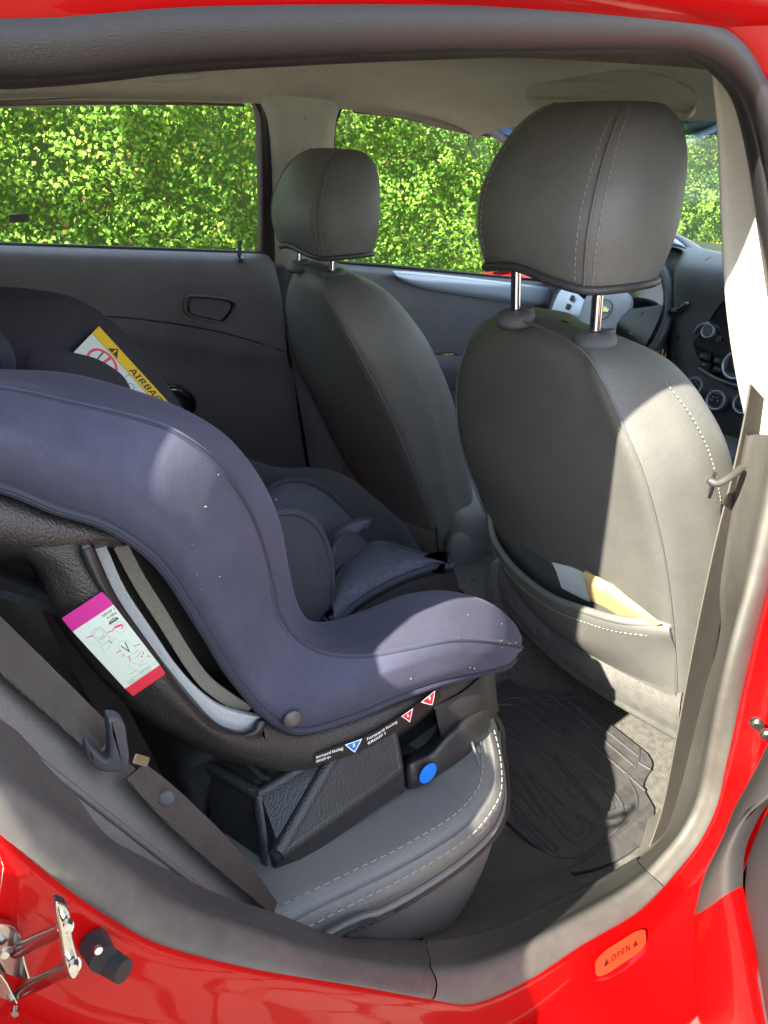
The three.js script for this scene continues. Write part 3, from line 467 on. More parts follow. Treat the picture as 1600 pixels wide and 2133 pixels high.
// driver's grab: latch striker, rubber buffer, reflector sticker, hinge bolts
{
  const st = new THREE.Group(); st.name = 'door_striker'; car.add(st);

  const flat = (pts, z, th, bv) => plate([0, 0, z], [1, 0, 0], [0, 1, 0], smooth(pts, 3, true).map((p) => [p[0], p[1]]), th, bv), zinc = std(.46, .45, .42, { rough: .2, metal: 1 });
  part('mounting_plate', flat([[-.673,1.031,.69],[-.666,1.029,.69],[-.662,1.019,.69],[-.664,1.001,.69],[-.665,.983,.69],[-.665,.963,.69],[-.668,.957,.69],[-.673,.963,.69],[-.676,.977,.69],[-.678,.997,.69]], .687, .0025, .0008), zinc, st);
  part('mounting_foot', flat([[-.678,1.009,.698],[-.673,1.007,.698],[-.672,.983,.698],[-.670,.973,.698],[-.673,.972,.698],[-.677,.98,.698],[-.679,.994,.698]], .693, .002, .0006), zinc, st);
  part('striker_bar', rod([-.665,1.012,.692], [-.644,1.048,.72], .0033, 16), zinc, st);
  part('striker_bar', rod([-.670,.985,.692], [-.646,1.023,.72], .0033, 16), zinc, st);
  part('striker_bridge', flat([[-.645,1.065,.72],[-.643,1.065,.72],[-.641,1.058,.72],[-.643,1.043,.72],[-.644,1.024,.72],[-.646,1.018,.72],[-.649,1.019,.72],[-.649,1.030,.72],[-.647,1.048,.72]], .718, .0035, .001), zinc, st);
  for (const p of [[-.643,1.055,.725], [-.646,1.030,.725], [-.669,1.017,.694], [-.674,.984,.699]]) part('rivet', aim(cyl(.0017, .0019, .003, 14), p, [-.2, .3, 1]), zinc, st);
  const bf = new THREE.Group(); bf.name = 'rubber_buffer'; car.add(bf);
  part('foot', aim(cyl(.0062, .007, .014, 22), [-.636,.983,.693], [.1, .3, 1]), M.rubber, bf);
  part('pad', aim(cyl(.0055, .006, .014, 22), [-.632,.978,.7], [.5, .1, 1]), M.rubber, bf);
  part('screw', aim(cyl(.0018, .002, .002, 12), [-.636,.996,.701], [.1, .3, 1]), M.chrome, bf);
  const stick = canvasMat(512, 200, (g, w, h) => {
    g.fillStyle = '#a81a0a'; g.fillRect(0, 0, w, h); g.strokeStyle = 'rgba(225,110,60,.6)'; g.lineWidth = 2.5;
    for (let y = -1; y < 12; y++) for (let x = -1; x < 26; x++) { const cx = x * 21 + (y % 2 ? 10 : 0), cy = y * 18; g.beginPath(); for (let k = 0; k < 7; k++) { const a = (k * 60 + 30) * R, X = cx + 11 * Math.cos(a), Y = cy + 11 * Math.sin(a); k ? g.lineTo(X, Y) : g.moveTo(X, Y); } g.stroke(); }
    g.strokeStyle = 'rgba(60,2,2,.95)'; g.fillStyle = 'rgba(60,2,2,.95)'; g.lineWidth = 6; g.font = 'bold 74px sans-serif'; g.fillText('OPEN', 150, 128);
    for (const cx of [105, 400]) { g.beginPath(); g.moveTo(cx - 26, 128); g.lineTo(cx, 70); g.lineTo(cx + 26, 128); g.closePath(); g.fill(); }
  }, { rough: .45 });
  const so = add([-.190,.487,.705], [-.001, .0025, .002]), su = add([-.094,.456,.706], [-.001, .0025, .002]), sv = add([-.184,.51,.693], [-.001, .0025, .002]);
  { const s = new THREE.Shape(); const o = rrect(0, 0, 1, 1, .3, 6); const a = so, b = su; const pos = [], uvs = [], idx = []; const L = dist(a, b); o.forEach(([u, v]) => { const uu = u, p = [a[0] + (b[0] - a[0]) * uu + (sv[0] - a[0]) * v, a[1] + (b[1] - a[1]) * uu + (sv[1] - a[1]) * v, a[2] + (b[2] - a[2]) * uu + (sv[2] - a[2]) * v]; pos.push(...p); uvs.push(u, v); }); const c = [0, 1, 2].map((j) => pos.filter((_, i) => i % 3 === j).reduce((q, w) => q + w) / o.length); pos.push(...c); uvs.push(.5, .5); for (let i = 0; i < o.length; i++) idx.push(o.length, i, (i + 1) % o.length); const g = new THREE.BufferGeometry(); g.setAttribute('position', new THREE.Float32BufferAttribute(pos, 3)); g.setAttribute('uv', new THREE.Float32BufferAttribute(uvs, 2)); g.setIndex(idx); g.computeVertexNormals();
    const m = part('reflector_sticker', g, stick, car, 'orange honeycomb reflector sticker reading OPEN on the sill'); m.userData.spot = 1; }
  for (const p of [[-.012,.782,.712], [.001,.765,.72]]) part('hinge_bolt', [aim(cyl(.0065, .007, .004, 20), p, [-.8, .1, .5]), aim(cyl(.004, .004, .009, 6), p, [-.8, .1, .5])], M.steel, car);
}
// the open rear door, swung well out
{
  const a = 82 * R, u = [-Math.cos(a), 0, Math.sin(a)], n = [-Math.sin(a), 0, -Math.cos(a)], o = [-.055, 0, .768];
  const D = (s, y, k) => [o[0] + u[0] * s + n[0] * k, y, o[2] + u[2] * s + n[2] * k];
  const g = new THREE.Group(); g.name = 'open_rear_door'; g.userData.label = 'red rear door swung open, dark inner trim'; car.add(g);
  const low = (s) => .36 + .12 * Math.max(0, (s - .25)) + (s > .45 ? (s - .45) * 1.1 : 0);
  part('door_frame', loft([0, .05, .12, .3, .5, .7, .8].map((s) => [D(s, 1.08 + .02 * s, -.02), D(s, 1.06, .0), D(s, .8, .0), D(s, low(s) + .06, .0), D(s, low(s), -.015), D(s, low(s) - .03, -.06), D(s, low(s) + .2, -.09), D(s, .8, -.11), D(s, 1.06, -.08)]), { nu: 4, nv: 4, cv: true }), M.red, g);
  part('door_edge', loft([.36, .5, .7, .9, 1.06].map((y) => [D(0, y, .0), D(-.012, y, -.01), D(-.016, y, -.05), D(-.01, y, -.09)]), { nu: 3, nv: 3, t: .003 }), M.red, g);
  part('inner_trim', loft([.045, .06, .09, .3, .55, .72, .76].map((s, i) => [D(s, 1.07, .0), D(s, 1.05, i === 0 || i === 6 ? .004 : .03), D(s, .9, i === 0 || i === 6 ? .004 : .035), D(s, .7, i === 0 || i === 6 ? .004 : .04), D(s, Math.max(.5, low(s) + .1), i === 0 || i === 6 ? .004 : .04), D(s, low(s) + .05, i === 0 || i === 6 ? .003 : .02), D(s, low(s) + .04, .001)]), { nu: 4, nv: 4, t: .004 }), std(.03, .029, .031, { rough: .55, bump: T.grain, bs: .0002 }), g, 'dark plastic inner trim of the open door');
  const ed = [[-.090,.873,.755],[-.090,.804,.751],[-.090,.75,.746],[-.090,.695,.745],[-.090,.631,.741],[-.090,.573,.744],[-.090,.519,.754],[-.090,.456,.772],[-.090,.417,.788],[-.090,.352,.828]], ei = [[-.128,.904,.796],[-.128,.857,.79],[-.128,.818,.78],[-.128,.782,.77],[-.128,.726,.768],[-.128,.681,.777],[-.128,.645,.794],[-.128,.607,.811],[-.128,.549,.837],[-.128,.49,.87]];
  const band = (i0, i1, name, m, label) => part(name, loft(ed.slice(i0, i1).map((e, i) => { const q = ei[i0 + i], m1 = mix(e, q, .35), m2 = mix(e, q, .75); return [add(e, [.05, 0, 0]), e, [m1[0] - .014, m1[1], m1[2]], [m2[0] - .01, m2[1], m2[2]], q, add(q, [.02, 0, .004])]; }), { nu: 5, nv: 4, t: .003 }), m, g, label);
  band(0, 6, 'door_seal', std(.04, .036, .036, { rough: .38 }), 'smooth upper edge of the open door, greyed for haze'); band(5, 10, 'door_rim', M.red, 'red lower rim of the open door');  // one red door edge; its upper length is coloured grey for haze
  part('lower_trim', loft(ei.map((q) => [add(q, [.03, 0, .006]), add(q, [.004, 0, .02]), add(q, [-.002, .0, .08]), add(q, [-.012, .0, .2]), add(q, [-.02, .02, .42])]), { nu: 4, nv: 4, t: .004 }), std(.016, .014, .0155, { rough: .5, bump: T.grain, bs: .0001 }), g);  // colour darkened to stand for the shade lying on this panel
  part('door_glass', loft([[.01, 1.3], [.05, 1.36], [.3, 1.385], [.58, 1.355], [.72, 1.2], [.75, 1.1]].map(([s, y]) => [D(s, 1.06, -.03), D(s, (1.06 + y) / 2, -.06), D(s, y, -.1)]), { nu: 3, nv: 2 }), M.glass, g);
  part('window_frame', tube([D(.02, 1.06, -.03), D(.0, 1.25, -.05), D(.03, 1.36, -.1), D(.3, 1.39, -.13), D(.6, 1.36, -.12), D(.74, 1.2, -.08), D(.76, 1.08, -.04)], .016), M.rubber, g);
}


// ================= seats =================
const sh = (p, o) => add(p, o);
// padded shape from an outline: bulges h to the front along n, b to the back
function pillow(outline, n, h, b, o = {}) {
  const { nv = 4, pw = .5 } = o, c = [0, 1, 2].map((j) => outline.reduce((s, p) => s + p[j], 0) / outline.length), N = v3(n).normalize();
  const ring = (k, s) => outline.map((p) => [c[0] + (p[0] - c[0]) * k + N.x * s, c[1] + (p[1] - c[1]) * k + N.y * s, c[2] + (p[2] - c[2]) * k + N.z * s]);
  const f = (k) => Math.pow(1 - k * k, pw);
  return loft([ring(.02, -b), ring(.6, -b * f(.6)), ring(.9, -b * f(.9)), ring(1, 0), ring(.97, h * f(.97)), ring(.9, h * f(.9)), ring(.75, h * f(.75)), ring(.5, h * f(.5)), ring(.02, h)], { nu: 3, nv, cv: true });
}
function frontSeat(label, O, group) {
  const t = thing('front_car_seat', label, 'car seat', group);
  const m = (p) => add(p, O), mm = (L) => L.map(m);
  // backrest: closed loops, S = rear seam towards the door, L = inner rear edge, F = front edge of the door side
  const lv = [
    [.44, [.235, .50], [.26, .12], [.28, .53], .10], [.55, [.203, .516], [.23, .108], [.256, .546], .12], [.70, [.148, .516], [.168, .106], [.216, .548], .125], [.85, [.086, .511], [.10, .11], [.166, .544], .13],
    [.965, [.031, .50], [.074, .12], [.118, .532], .125], [1.03, [.006, .477], [.068, .145], [.088, .507], .115], [1.075, [-.002, .448], [.066, .185], [.066, .475], .10], [1.098, [.004, .425], [.062, .22], [.05, .44], .07], [1.106, [.03, .40], [.05, .26], [.055, .40], .03]];
  const loops = lv.map(([y, S, L, F, d]) => {
    const P = (x, z, dy = 0) => m([x, y + dy, z]), k = (q) => [L[0] + (S[0] - L[0]) * q, L[1] + (S[1] - L[1]) * q];
    const b = y > 1.08 ? .004 : .014, a1 = k(.3), a2 = k(.65), a3 = k(.88);
    return [P(L[0] + .035, L[1] - .018), P(...L), P(a1[0] - b, a1[1]), P(a2[0] - b, a2[1]), P(a3[0] - b * .5, a3[1]), P(...S), P((S[0] + F[0]) / 2, (S[1] + F[1]) / 2 + .006), P(...F), P(F[0] + d * .45, F[1] - .012), P(F[0] + d * .7, F[1] - .07), P((F[0] + L[0]) / 2 + d * .75, .32), P(L[0] + d, L[1] + .05), P(L[0] + d * .75, L[1] - .008)];
  });
  const top = lv[lv.length - 1], cc = m([.06, 1.109, .33]); loops.push(loops[loops.length - 1].map((p) => mix(p, cc, .9)));
  const back = part('backrest', loft(loops, { nu: 6, nv: 5, cv: true }), M.leather, t, 'charcoal leather backrest');
  const seam = mm([[.222, .52, .513], [.203, .55, .517], [.148, .70, .518], [.086, .85, .513], [.031, .965, .502], [.005, 1.03, .479], [-.004, 1.075, .45], [-.004, 1.1, .42], [.006, 1.107, .37], [.024, 1.106, .30], [.05, 1.09, .21], [.066, 1.04, .148], [.072, .965, .118], [.098, .85, .107], [.166, .70, .103]]);
  part('seam_piping', tube(seam, .0014, { n: 8 }), M.leather, back);
  part('stitching', join([stitches(mm([[.214, .70, .552], [.165, .85, .548], [.117, .965, .536], [.088, 1.03, .511], [.062, 1.075, .478]]), .003, .003, .0005)]), M.thread, back).userData.kind = 'stuff';
  if (!O[2]) {
  // map pocket
  const pk = part('map_pocket', loft([
    mm([[.176, .722, .106], [.158, .676, .135], [.148, .65, .185], [.138, .642, .25], [.130, .648, .32], [.126, .668, .39], [.124, .69, .45], [.146, .712, .512]]),
    mm([[.186, .70, .105], [.166, .655, .135], [.152, .63, .185], [.142, .622, .25], [.134, .628, .32], [.13, .648, .39], [.128, .672, .45], [.142, .703, .517]]),
    mm([[.212, .64, .105], [.19, .60, .14], [.175, .575, .20], [.166, .565, .26], [.16, .57, .33], [.158, .59, .39], [.158, .615, .45], [.166, .66, .519]]),
    mm([[.232, .575, .106], [.222, .545, .14], [.215, .525, .20], [.21, .515, .26], [.206, .52, .33], [.202, .53, .39], [.2, .545, .45], [.202, .565, .52]])], { nu: 6, nv: 5, t: .004, flip: true }), M.leather, back, 'map pocket sewn to the back of the seat');
  const edge = mm([[.176, .722, .106], [.158, .676, .135], [.148, .65, .185], [.138, .642, .25], [.130, .648, .32], [.126, .668, .39], [.124, .69, .45], [.146, .712, .512]]);
  part('pocket_hem', tube(edge, .0065, { n: 6, seg: 10 }), M.leather, back);
  part('pocket_stitching', stitches(edge.map((p) => add(p, [-.0015, -.021, .001])), .004, .003, .0005), M.thread, back).userData.kind = 'stuff';
  }
  part('lower_felt', loft([mm([[.24, .58, .104], [.232, .53, .2], [.226, .52, .30], [.22, .54, .42], [.21, .57, .524]]), mm([[.228, .535, .10], [.218, .50, .19], [.212, .492, .30], [.208, .505, .42], [.206, .53, .53]]), mm([[.238, .49, .10], [.228, .46, .19], [.222, .452, .30], [.222, .46, .42], [.226, .475, .53]]), mm([[.27, .46, .10], [.262, .43, .19], [.258, .422, .30], [.258, .43, .42], [.262, .44, .53]]), mm([[.5, .44, .10], [.5, .42, .19], [.5, .415, .30], [.5, .42, .42], [.5, .43, .53]])], { nu: 5, nv: 5, t: .006, flip: true }), std(1, 1, 1, { rough: 1, bump: T.felt, bs: .0012, map: tone([.085, .08, .075], [.13, .123, .115], .15, [8, 30, 80], 4) }), t, 'grey felt across the bottom of the backrest');
  part('cushion', loft([.24, .27, .4, .55, .68, .72].map((x, i) => { const h = [.03, .0, 0, .02, .03, 0][i], s = [.9, 1, 1, 1, .98, .85][i]; return mm([[x, .46 + h * .3, .32 - .235 * s], [x, .55, .32 - .245 * s], [x, .60 + h, .32 - .2 * s], [x, .585 + h, .32], [x, .60 + h, .32 + .2 * s], [x, .55, .32 + .245 * s], [x, .46 + h * .3, .32 + .235 * s]]); }), { nu: 4, nv: 4, t: .01 }), M.leather, t);
  part('recliner_cover', pillow(mm([[.22, .545, .082], [.245, .555, .082], [.30, .55, .082], [.335, .52, .082], [.35, .45, .082], [.34, .40, .082], [.29, .40, .082], [.235, .43, .082], [.215, .50, .082]]).map((p) => O[2] ? [p[0], p[1], p[2] + .475] : p), [0, 0, O[2] ? 1 : -1], .022, .03, { pw: .3 }), M.trimDark, t);
  for (const z of [.14, .50]) { const r = part('seat_rail', box(.42, .03, .035, .60 + O[0], .35, z + O[2], .008), M.black, t); }
  // headrest
  const hl = [[1.171, .6, .86], [1.178, .82, .94], [1.198, .94, .99], [1.225, 1.01, 1.02], [1.26, 1.0, 1.01], [1.295, .92, .93], [1.32, .76, .84], [1.336, .54, .74], [1.345, .3, .58], [1.347, .02, .1]];
  const hp = [[-.046, .333], [-.042, .385], [-.029, .425], [.0, .446], [.04, .453], [.08, .446], [.106, .42], [.116, .333], [.106, .262], [.08, .241], [.04, .234], [.0, .241], [-.029, .26], [-.042, .292]];
  const HO = O[2] ? [.07, -.065, -.672] : [0, 0, 0];
  const hl3 = (y, sx, sz, p) => add([.04 + (p[0] - .04) * sx + (y > 1.25 ? (y - 1.25) * .28 : 0), y + (y < 1.19 ? .006 * Math.cos((p[1] - .333) * 34) : 0), .333 + (p[1] - .333) * sz], HO);
  const head = part('headrest', loft(hl.map(([y, a, b]) => hp.map((p) => hl3(y, a, b, p))), { nu: 5, nv: 4, cv: true }), M.leather, t, 'rounded leather headrest');
  const hs = (z0, dx) => hl.slice(1, 9).map(([y, a, b]) => hl3(y, a, b, [z0[0] + dx, z0[1]]));
  for (const [s, q] of [[1, [-.0315, .4235]], [-1, [-.0315, .2615]]]) {
    part('seam_piping', tube(hs(q, 0), .0016, { n: 5 }), M.leather, head);
    part('stitching', join([stitches(hs([q[0] - .0045, q[1] - s * .0095], 0), .004, .003, .0004), stitches(hs([q[0] + .0055, q[1] + s * .0075], 0), .004, .003, .0004)]), M.thread, head).userData.kind = 'stuff';
  }
  part('hem', tube(hp.map((p) => hl3(1.177, .86, .94, p)), .005, { closed: true, n: 4 }), M.leatherDark, head);
  for (const z of [.27, .40]) {
    const b = add([.034, 1.106, z], O[2] ? [.05, -.036, -.67] : [0, 0, 0]), u = add([.024, 1.2, z], O[2] ? [.068, -.045, -.67] : [0, 0, 0]);
    part('headrest_post', rod(b, u, .0066, 18), M.chrome, t, 'bright metal headrest post');
    part('post_guide', [aim(new THREE.LatheGeometry([[0, -.01], [.024, -.01], [.0255, -.003], [.024, .004], [.017, .0085], [.0085, .010], [.008, .004]].map((q) => new THREE.Vector2(...q)), 28), b, [-.1, 1, 0]), aim(box(.018, .012, .012, .012, .004, .008, .003), b, [-.1, 1, 0])], M.trimDark, t);
  }
  return t;
}
frontSeat('charcoal leather front seat nearest the camera, an envelope in its back pocket', [0, 0, 0], 'front seats');
frontSeat("driver's seat behind the steering wheel, charcoal leather cover, beside the far window", [.042, -.032, -.652], 'front seats');

// rear bench
{
  const t = thing('rear_car_seat', 'grey leather rear bench with pale double stitching under the child seat', 'car seat');
  const st = [ // upper seam, piping, bottom, inward direction
    [[-.70, .745, .58], [-.70, .705, .598], [-.70, .46, .56], [0, -1]], [[-.495, .738, .586], [-.467, .70, .60], [-.48, .47, .555], [0, -1]], [[-.436, .73, .588], [-.409, .69, .606], [-.42, .45, .552], [0, -1]], [[-.377, .722, .59], [-.344, .68, .605], [-.36, .43, .548], [0, -1]],
    [[-.31, .715, .588], [-.292, .672, .599], [-.318, .42, .545], [-.15, -1]], [[-.268, .711, .577], [-.25, .668, .588], [-.287, .41, .538], [-.5, -.85]], [[-.24, .71, .56], [-.217, .668, .565], [-.255, .41, .515], [-.7, -.7]], [[-.205, .71, .515], [-.176, .668, .513], [-.215, .40, .47], [-.9, -.4]],
    [[-.178, .71, .455], [-.148, .668, .466], [-.18, .40, .43], [-1, -.15]], [[-.155, .712, .32], [-.128, .67, .32], [-.15, .40, .31], [-1, 0]], [[-.15, .715, .1], [-.122, .672, .1], [-.15, .40, .1], [-1, 0]], [[-.155, .712, -.3], [-.128, .67, -.3], [-.15, .40, -.3], [-1, 0]], [[-.18, .71, -.55], [-.15, .67, -.56], [-.17, .40, -.55], [-1, 0]]];
  const rows = st.map(([a, p, b, n]) => {
    const I = (d, dy) => [a[0] + n[0] * d, a[1] + dy, a[2] + n[1] * d], o = (q, d, dy) => [q[0] - n[0] * d, q[1] + dy, q[2] - n[1] * d];
    return [I(.26, -.024), I(.12, -.014), I(.05, -.002), I(.014, .002), I(.002, 0), o(a, .003, -.0028), o(a, .006, -.0034), o(a, .0095, -.0042), o(mix(o(a, .011, -.006), p, .45), .004, .004), o(p, -.001, .004), o(p, .0, -.003), mix(o(p, .004, -.01), o(b, .02, 0), .35), mix(o(p, .0, 0), o(b, .015, 0), .7), b];
  });
  const cu = part('seat_cushion', loft(rows, { nu: 6, nv: 4, t: .01, flip: true }), M.leather, t, 'grey leather seat cushion');
  const off = (k, d, dy) => st.map(([a, p, b, n]) => { const q = k ? p : a; return [q[0] - n[0] * d, q[1] + dy, q[2] - n[1] * d]; });
  part('stitching', join([stitches(off(0, -.007, .0036).slice(1, 10), .0055, .0035, .00045), stitches(off(0, .0155, -.0065).slice(1, 10), .0055, .0035, .00045)]), M.thread, cu).userData.kind = 'stuff';
  part('piping', tube(off(1, .0005, 0), .0032, { n: 8 }), M.leather, cu);
  part('lower_stitching', stitches(off(1, .0005, -.012).slice(1, 10), .004, .004, .0005), M.threadDark, cu).userData.kind = 'stuff';
  part('cushion_seam', tube([[-.245, .7225, .55], [-.232, .7275, .52], [-.225, .730, .49], [-.232, .7305, .45]], .0016), M.leather, cu);
  const br = [];
  for (const y of [.68, .72, .8, .9, 1.0, 1.1, 1.2, 1.26]) {
    const x = -.498 - (y - .72) * .40 - (y > 1.21 ? .05 : 0) + (y < .7 ? -.03 : 0);
    br.push([[x - .09, y, -.56], [x - .06, y, -.3], [x - .07, y, 0], [x - .06, y, .25], [x - .045, y, .40], [x - .015, y, .48], [x - .002, y, .53], [x - .004, y, .562], [x - .02, y, .583], [x - .05, y, .592], [x - .12, y, .59]]);
  }
  const bk = part('seat_backrest', loft(br, { nu: 4, nv: 4, t: .012 }), M.leather, t, 'dark leather bench backrest');
  const e = br.map((r) => r[8]);
  part('backrest_seam', tube(e.slice(1), .0022), M.leather, bk);
  part('backrest_stitching', stitches(br.slice(1).map((r) => add(mix(r[8], r[9], .62), [0, 0, .002])), .005, .0035, .0006), M.threadDark, bk).userData.kind = 'stuff';
}


// ================= child seat =================
{
  const t = thing('child_car_seat', 'navy fabric child car seat with black textured shell strapped on the rear bench', 'child seat');
  // ---- near side cover: stations along the wing and armrest ----
  const W = [[[-.623,1.205,.455],[-.627,1.208,.5],[-.633,1.196,.53],[-.640,1.168,.52]],[[-.587,1.196,.455],[-.594,1.200,.5],[-.603,1.185,.53],[-.609,1.153,.52]],[[-.547,1.186,.455],[-.559,1.184,.5],[-.576,1.165,.53],[-.585,1.132,.52]],[[-.509,1.170,.47],[-.529,1.172,.51],[-.546,1.145,.53],[-.560,1.113,.52]],[[-.483,1.155,.485],[-.509,1.162,.522],[-.528,1.124,.532],[-.539,1.087,.52]],[[-.459,1.131,.488],[-.488,1.139,.525],[-.512,1.092,.527],[-.525,1.058,.515]],[[-.435,1.089,.48],[-.468,1.103,.517],[-.500,1.053,.52],[-.513,1.022,.51]],[[-.416,1.039,.465],[-.453,1.063,.505],[-.491,1.022,.515],[-.503,.991,.507]],[[-.402,.979,.445],[-.440,1.012,.49],[-.480,.982,.51],[-.493,.958,.505]],[[-.393,.933,.44],[-.433,.966,.485],[-.468,.941,.505],[-.481,.926,.505]],[[-.376,.899,.437],[-.419,.934,.485],[-.451,.908,.507],[-.464,.889,.507]],[[-.347,.883,.437],[-.396,.91,.49],[-.423,.888,.512],[-.434,.852,.508]],[[-.302,.881,.44],[-.361,.896,.5],[-.381,.88,.517],[-.378,.839,.51]],[[-.258,.884,.445],[-.316,.892,.512],[-.333,.878,.522],[-.325,.836,.512]],[[-.208,.872,.45],[-.266,.882,.517],[-.275,.862,.522],[-.265,.825,.512]],[[-.155,.841,.455],[-.207,.849,.512],[-.214,.831,.515],[-.202,.795,.5]],[[-.115,.799,.455],[-.146,.801,.492],[-.153,.789,.495],[-.151,.767,.485]],[[-.092,.763,.45],[-.107,.764,.468],[-.113,.757,.47],[-.115,.746,.465]]];
  const rows = W.map(([a, b, c, d], i) => {
    const nose = Math.max(0, (i - 14) / 3), s = 1 - nose * .75, arm = i > 10;
    return [add(d, [-.004, .006, -.02]), add(d, [0, 0, -.006]), d, add(mix(c, d, .55), [0, 0, .004 * s]), c, mix(c, b, .5), b, add(b, [.0005, .002, -.004]), mix(b, a, .55), a, add(a, [0, -.004, -.016 * s]), add(a, [0, -.03 * s, -.034 * s]), add(a, [0, -.10 * s, -.046 * s])].map((p, j) => j > 4 && j < 10 ? add(p, [0, 0, .003]) : p);
  });
  const cover = part('side_cover', loft(rows, { nu: 6, nv: 4, t: .006 }), M.navy, t, 'dusty navy fabric side cover and armrest');
  part('cover_piping', tube(W.map((w) => add(w[3], [0, -.001, .001])), .0042, { n: 6, seg: 8 }), M.piping, cover);
  part('cover_seam', tube(W.map((w) => add(w[2 - 1], [0, -.001, .0027])), .0016, { n: 6 }), M.piping, cover);
  part('snap_button', aim(new THREE.SphereGeometry(.0085, 18, 10).scale(1, .45, 1), [-.443,.876,.516], [-.1, .1, 1]), std(.07, .062, .055, { rough: .4 }), cover);
  { // lint and crumbs caught on the armrest and wing
    const P = cover.geometry.attributes.position, Nn = cover.geometry.attributes.normal, gs = []; let n = 0, tries = 0;
    while (n < 150 && tries++ < 60000) { const i = Math.floor(rnd() * P.count / 2), x = P.getX(i), y = P.getY(i), zz = P.getZ(i); const w = x > -.2 ? .9 : x > -.33 ? .35 : x < -.42 && y > 1.02 && y < 1.13 ? .3 : .04; if (zz < .455 || rnd() > w) continue; const s = rr(.0002, .0008); const g = new THREE.TetrahedronGeometry(s); g.scale(rr(.7, 2.4), rr(.5, 1), rr(.7, 1.4)); g.rotateX(rr(0, 6)); g.rotateY(rr(0, 6)); g.translate(x + Nn.getX(i) * s * .4 + rr(-.003, .003), y + Nn.getY(i) * s * .4 + rr(-.003, .003), zz + Nn.getZ(i) * s * .4); gs.push(g); n++; }
    part('lint', gs, std(.26, .245, .225, { rough: .9 }), cover).userData.kind = 'stuff';
  }
  // ---- black shell, near side ----
  const upper = part('shell_wing', loft([[[-.639,1.164,.5],[-.643,1.156,.525],[-.649,1.132,.52],[-.657,1.084,.46]],[[-.607,1.147,.5],[-.613,1.141,.525],[-.618,1.117,.522],[-.618,1.078,.47]],[[-.582,1.125,.5],[-.588,1.122,.522],[-.589,1.103,.52],[-.587,1.074,.48]],[[-.556,1.105,.5],[-.560,1.104,.515],[-.560,1.096,.515],[-.556,1.074,.485]],[[-.542,1.086,.5],[-.544,1.089,.508],[-.545,1.085,.506],[-.542,1.074,.49]]], { nu: 5, nv: 5, t: .006, flip: true }), M.seatPlastic, t, 'textured black plastic shell');
  part('shell_side', loft([[[-.627,1.097,.45],[-.627,1.118,.5],[-.610,1.115,.52],[-.588,1.108,.522],[-.576,1.102,.518],[-.566,1.084,.49]],[[-.601,1.060,.45],[-.602,1.089,.505],[-.594,1.093,.52],[-.584,1.093,.524],[-.577,1.091,.52],[-.567,1.072,.49]],[[-.597,1.019,.45],[-.598,1.054,.505],[-.589,1.063,.522],[-.576,1.063,.527],[-.568,1.058,.522],[-.556,1.035,.49]],[[-.577,.948,.45],[-.581,.993,.505],[-.571,1.009,.522],[-.558,1.010,.527],[-.550,1.005,.522],[-.536,.979,.49]],[[-.550,.886,.45],[-.557,.939,.505],[-.549,.959,.522],[-.540,.962,.527],[-.532,.956,.522],[-.516,.927,.49]],[[-.507,.82,.45],[-.520,.882,.505],[-.521,.906,.52],[-.518,.915,.525],[-.513,.912,.52],[-.496,.884,.49]],[[-.477,.781,.45],[-.493,.849,.505],[-.495,.87,.517],[-.493,.882,.52],[-.487,.883,.515],[-.475,.861,.49]],[[-.442,.747,.45],[-.463,.816,.503],[-.467,.842,.515],[-.465,.856,.517],[-.464,.864,.512],[-.460,.862,.5]]], { nu: 5, nv: 5, t: .006 }), M.seatPlastic, t);
  part('shell_lower', loft([[[-.462,.879,.49],[-.466,.879,.505],[-.469,.867,.515],[-.469,.843,.515],[-.463,.812,.5],[-.446,.757,.46]],[[-.435,.846,.49],[-.441,.852,.505],[-.442,.844,.515],[-.441,.822,.515],[-.434,.791,.5],[-.415,.735,.46]],[[-.411,.831,.49],[-.414,.837,.505],[-.413,.826,.515],[-.407,.804,.515],[-.397,.774,.5],[-.375,.715,.46]],[[-.363,.823,.49],[-.371,.827,.505],[-.373,.817,.514],[-.369,.794,.514],[-.358,.767,.5],[-.332,.707,.46]],[[-.310,.816,.49],[-.321,.82,.503],[-.328,.814,.512],[-.329,.792,.512],[-.320,.767,.5],[-.291,.706,.46]],[[-.244,.794,.48],[-.262,.807,.498],[-.273,.805,.506],[-.278,.794,.508],[-.272,.778,.5],[-.238,.719,.46]],[[-.188,.776,.47],[-.212,.792,.49],[-.226,.791,.498],[-.234,.784,.5],[-.232,.774,.495],[-.200,.723,.46]],[[-.159,.762,.46],[-.179,.773,.475],[-.193,.775,.485],[-.200,.771,.488],[-.198,.762,.485],[-.175,.727,.46]]], { nu: 5, nv: 4, t: .006, flip: true }), M.seatPlastic, t);
  part('shell_back', loft([[[-.578,1.083,.47],[-.539,1.079,.465],[-.515,1.044,.46]],[[-.564,1.008,.47],[-.533,1.014,.465],[-.497,.982,.46]],[[-.541,.925,.47],[-.509,.936,.465],[-.476,.91,.46]],[[-.510,.852,.47],[-.479,.86,.465],[-.441,.827,.46]]], { nu: 3, nv: 3, t: .01 }), M.black, t);
  part('foam_strip', strap([[-.563,1.086,.492],[-.561,1.070,.494],[-.556,1.039,.496],[-.546,1.000,.498],[-.534,.961,.5],[-.519,.926,.502],[-.501,.899,.503],[-.469,.87,.5]], Array.from({ length: 8 }, (_, i) => [.0052 + (i > 2 && i < 7 ? .0015 : 0), .0045 + i * .0006, 0]), .006), M.foam, t, 'pale grey foam strip in the belt slot');
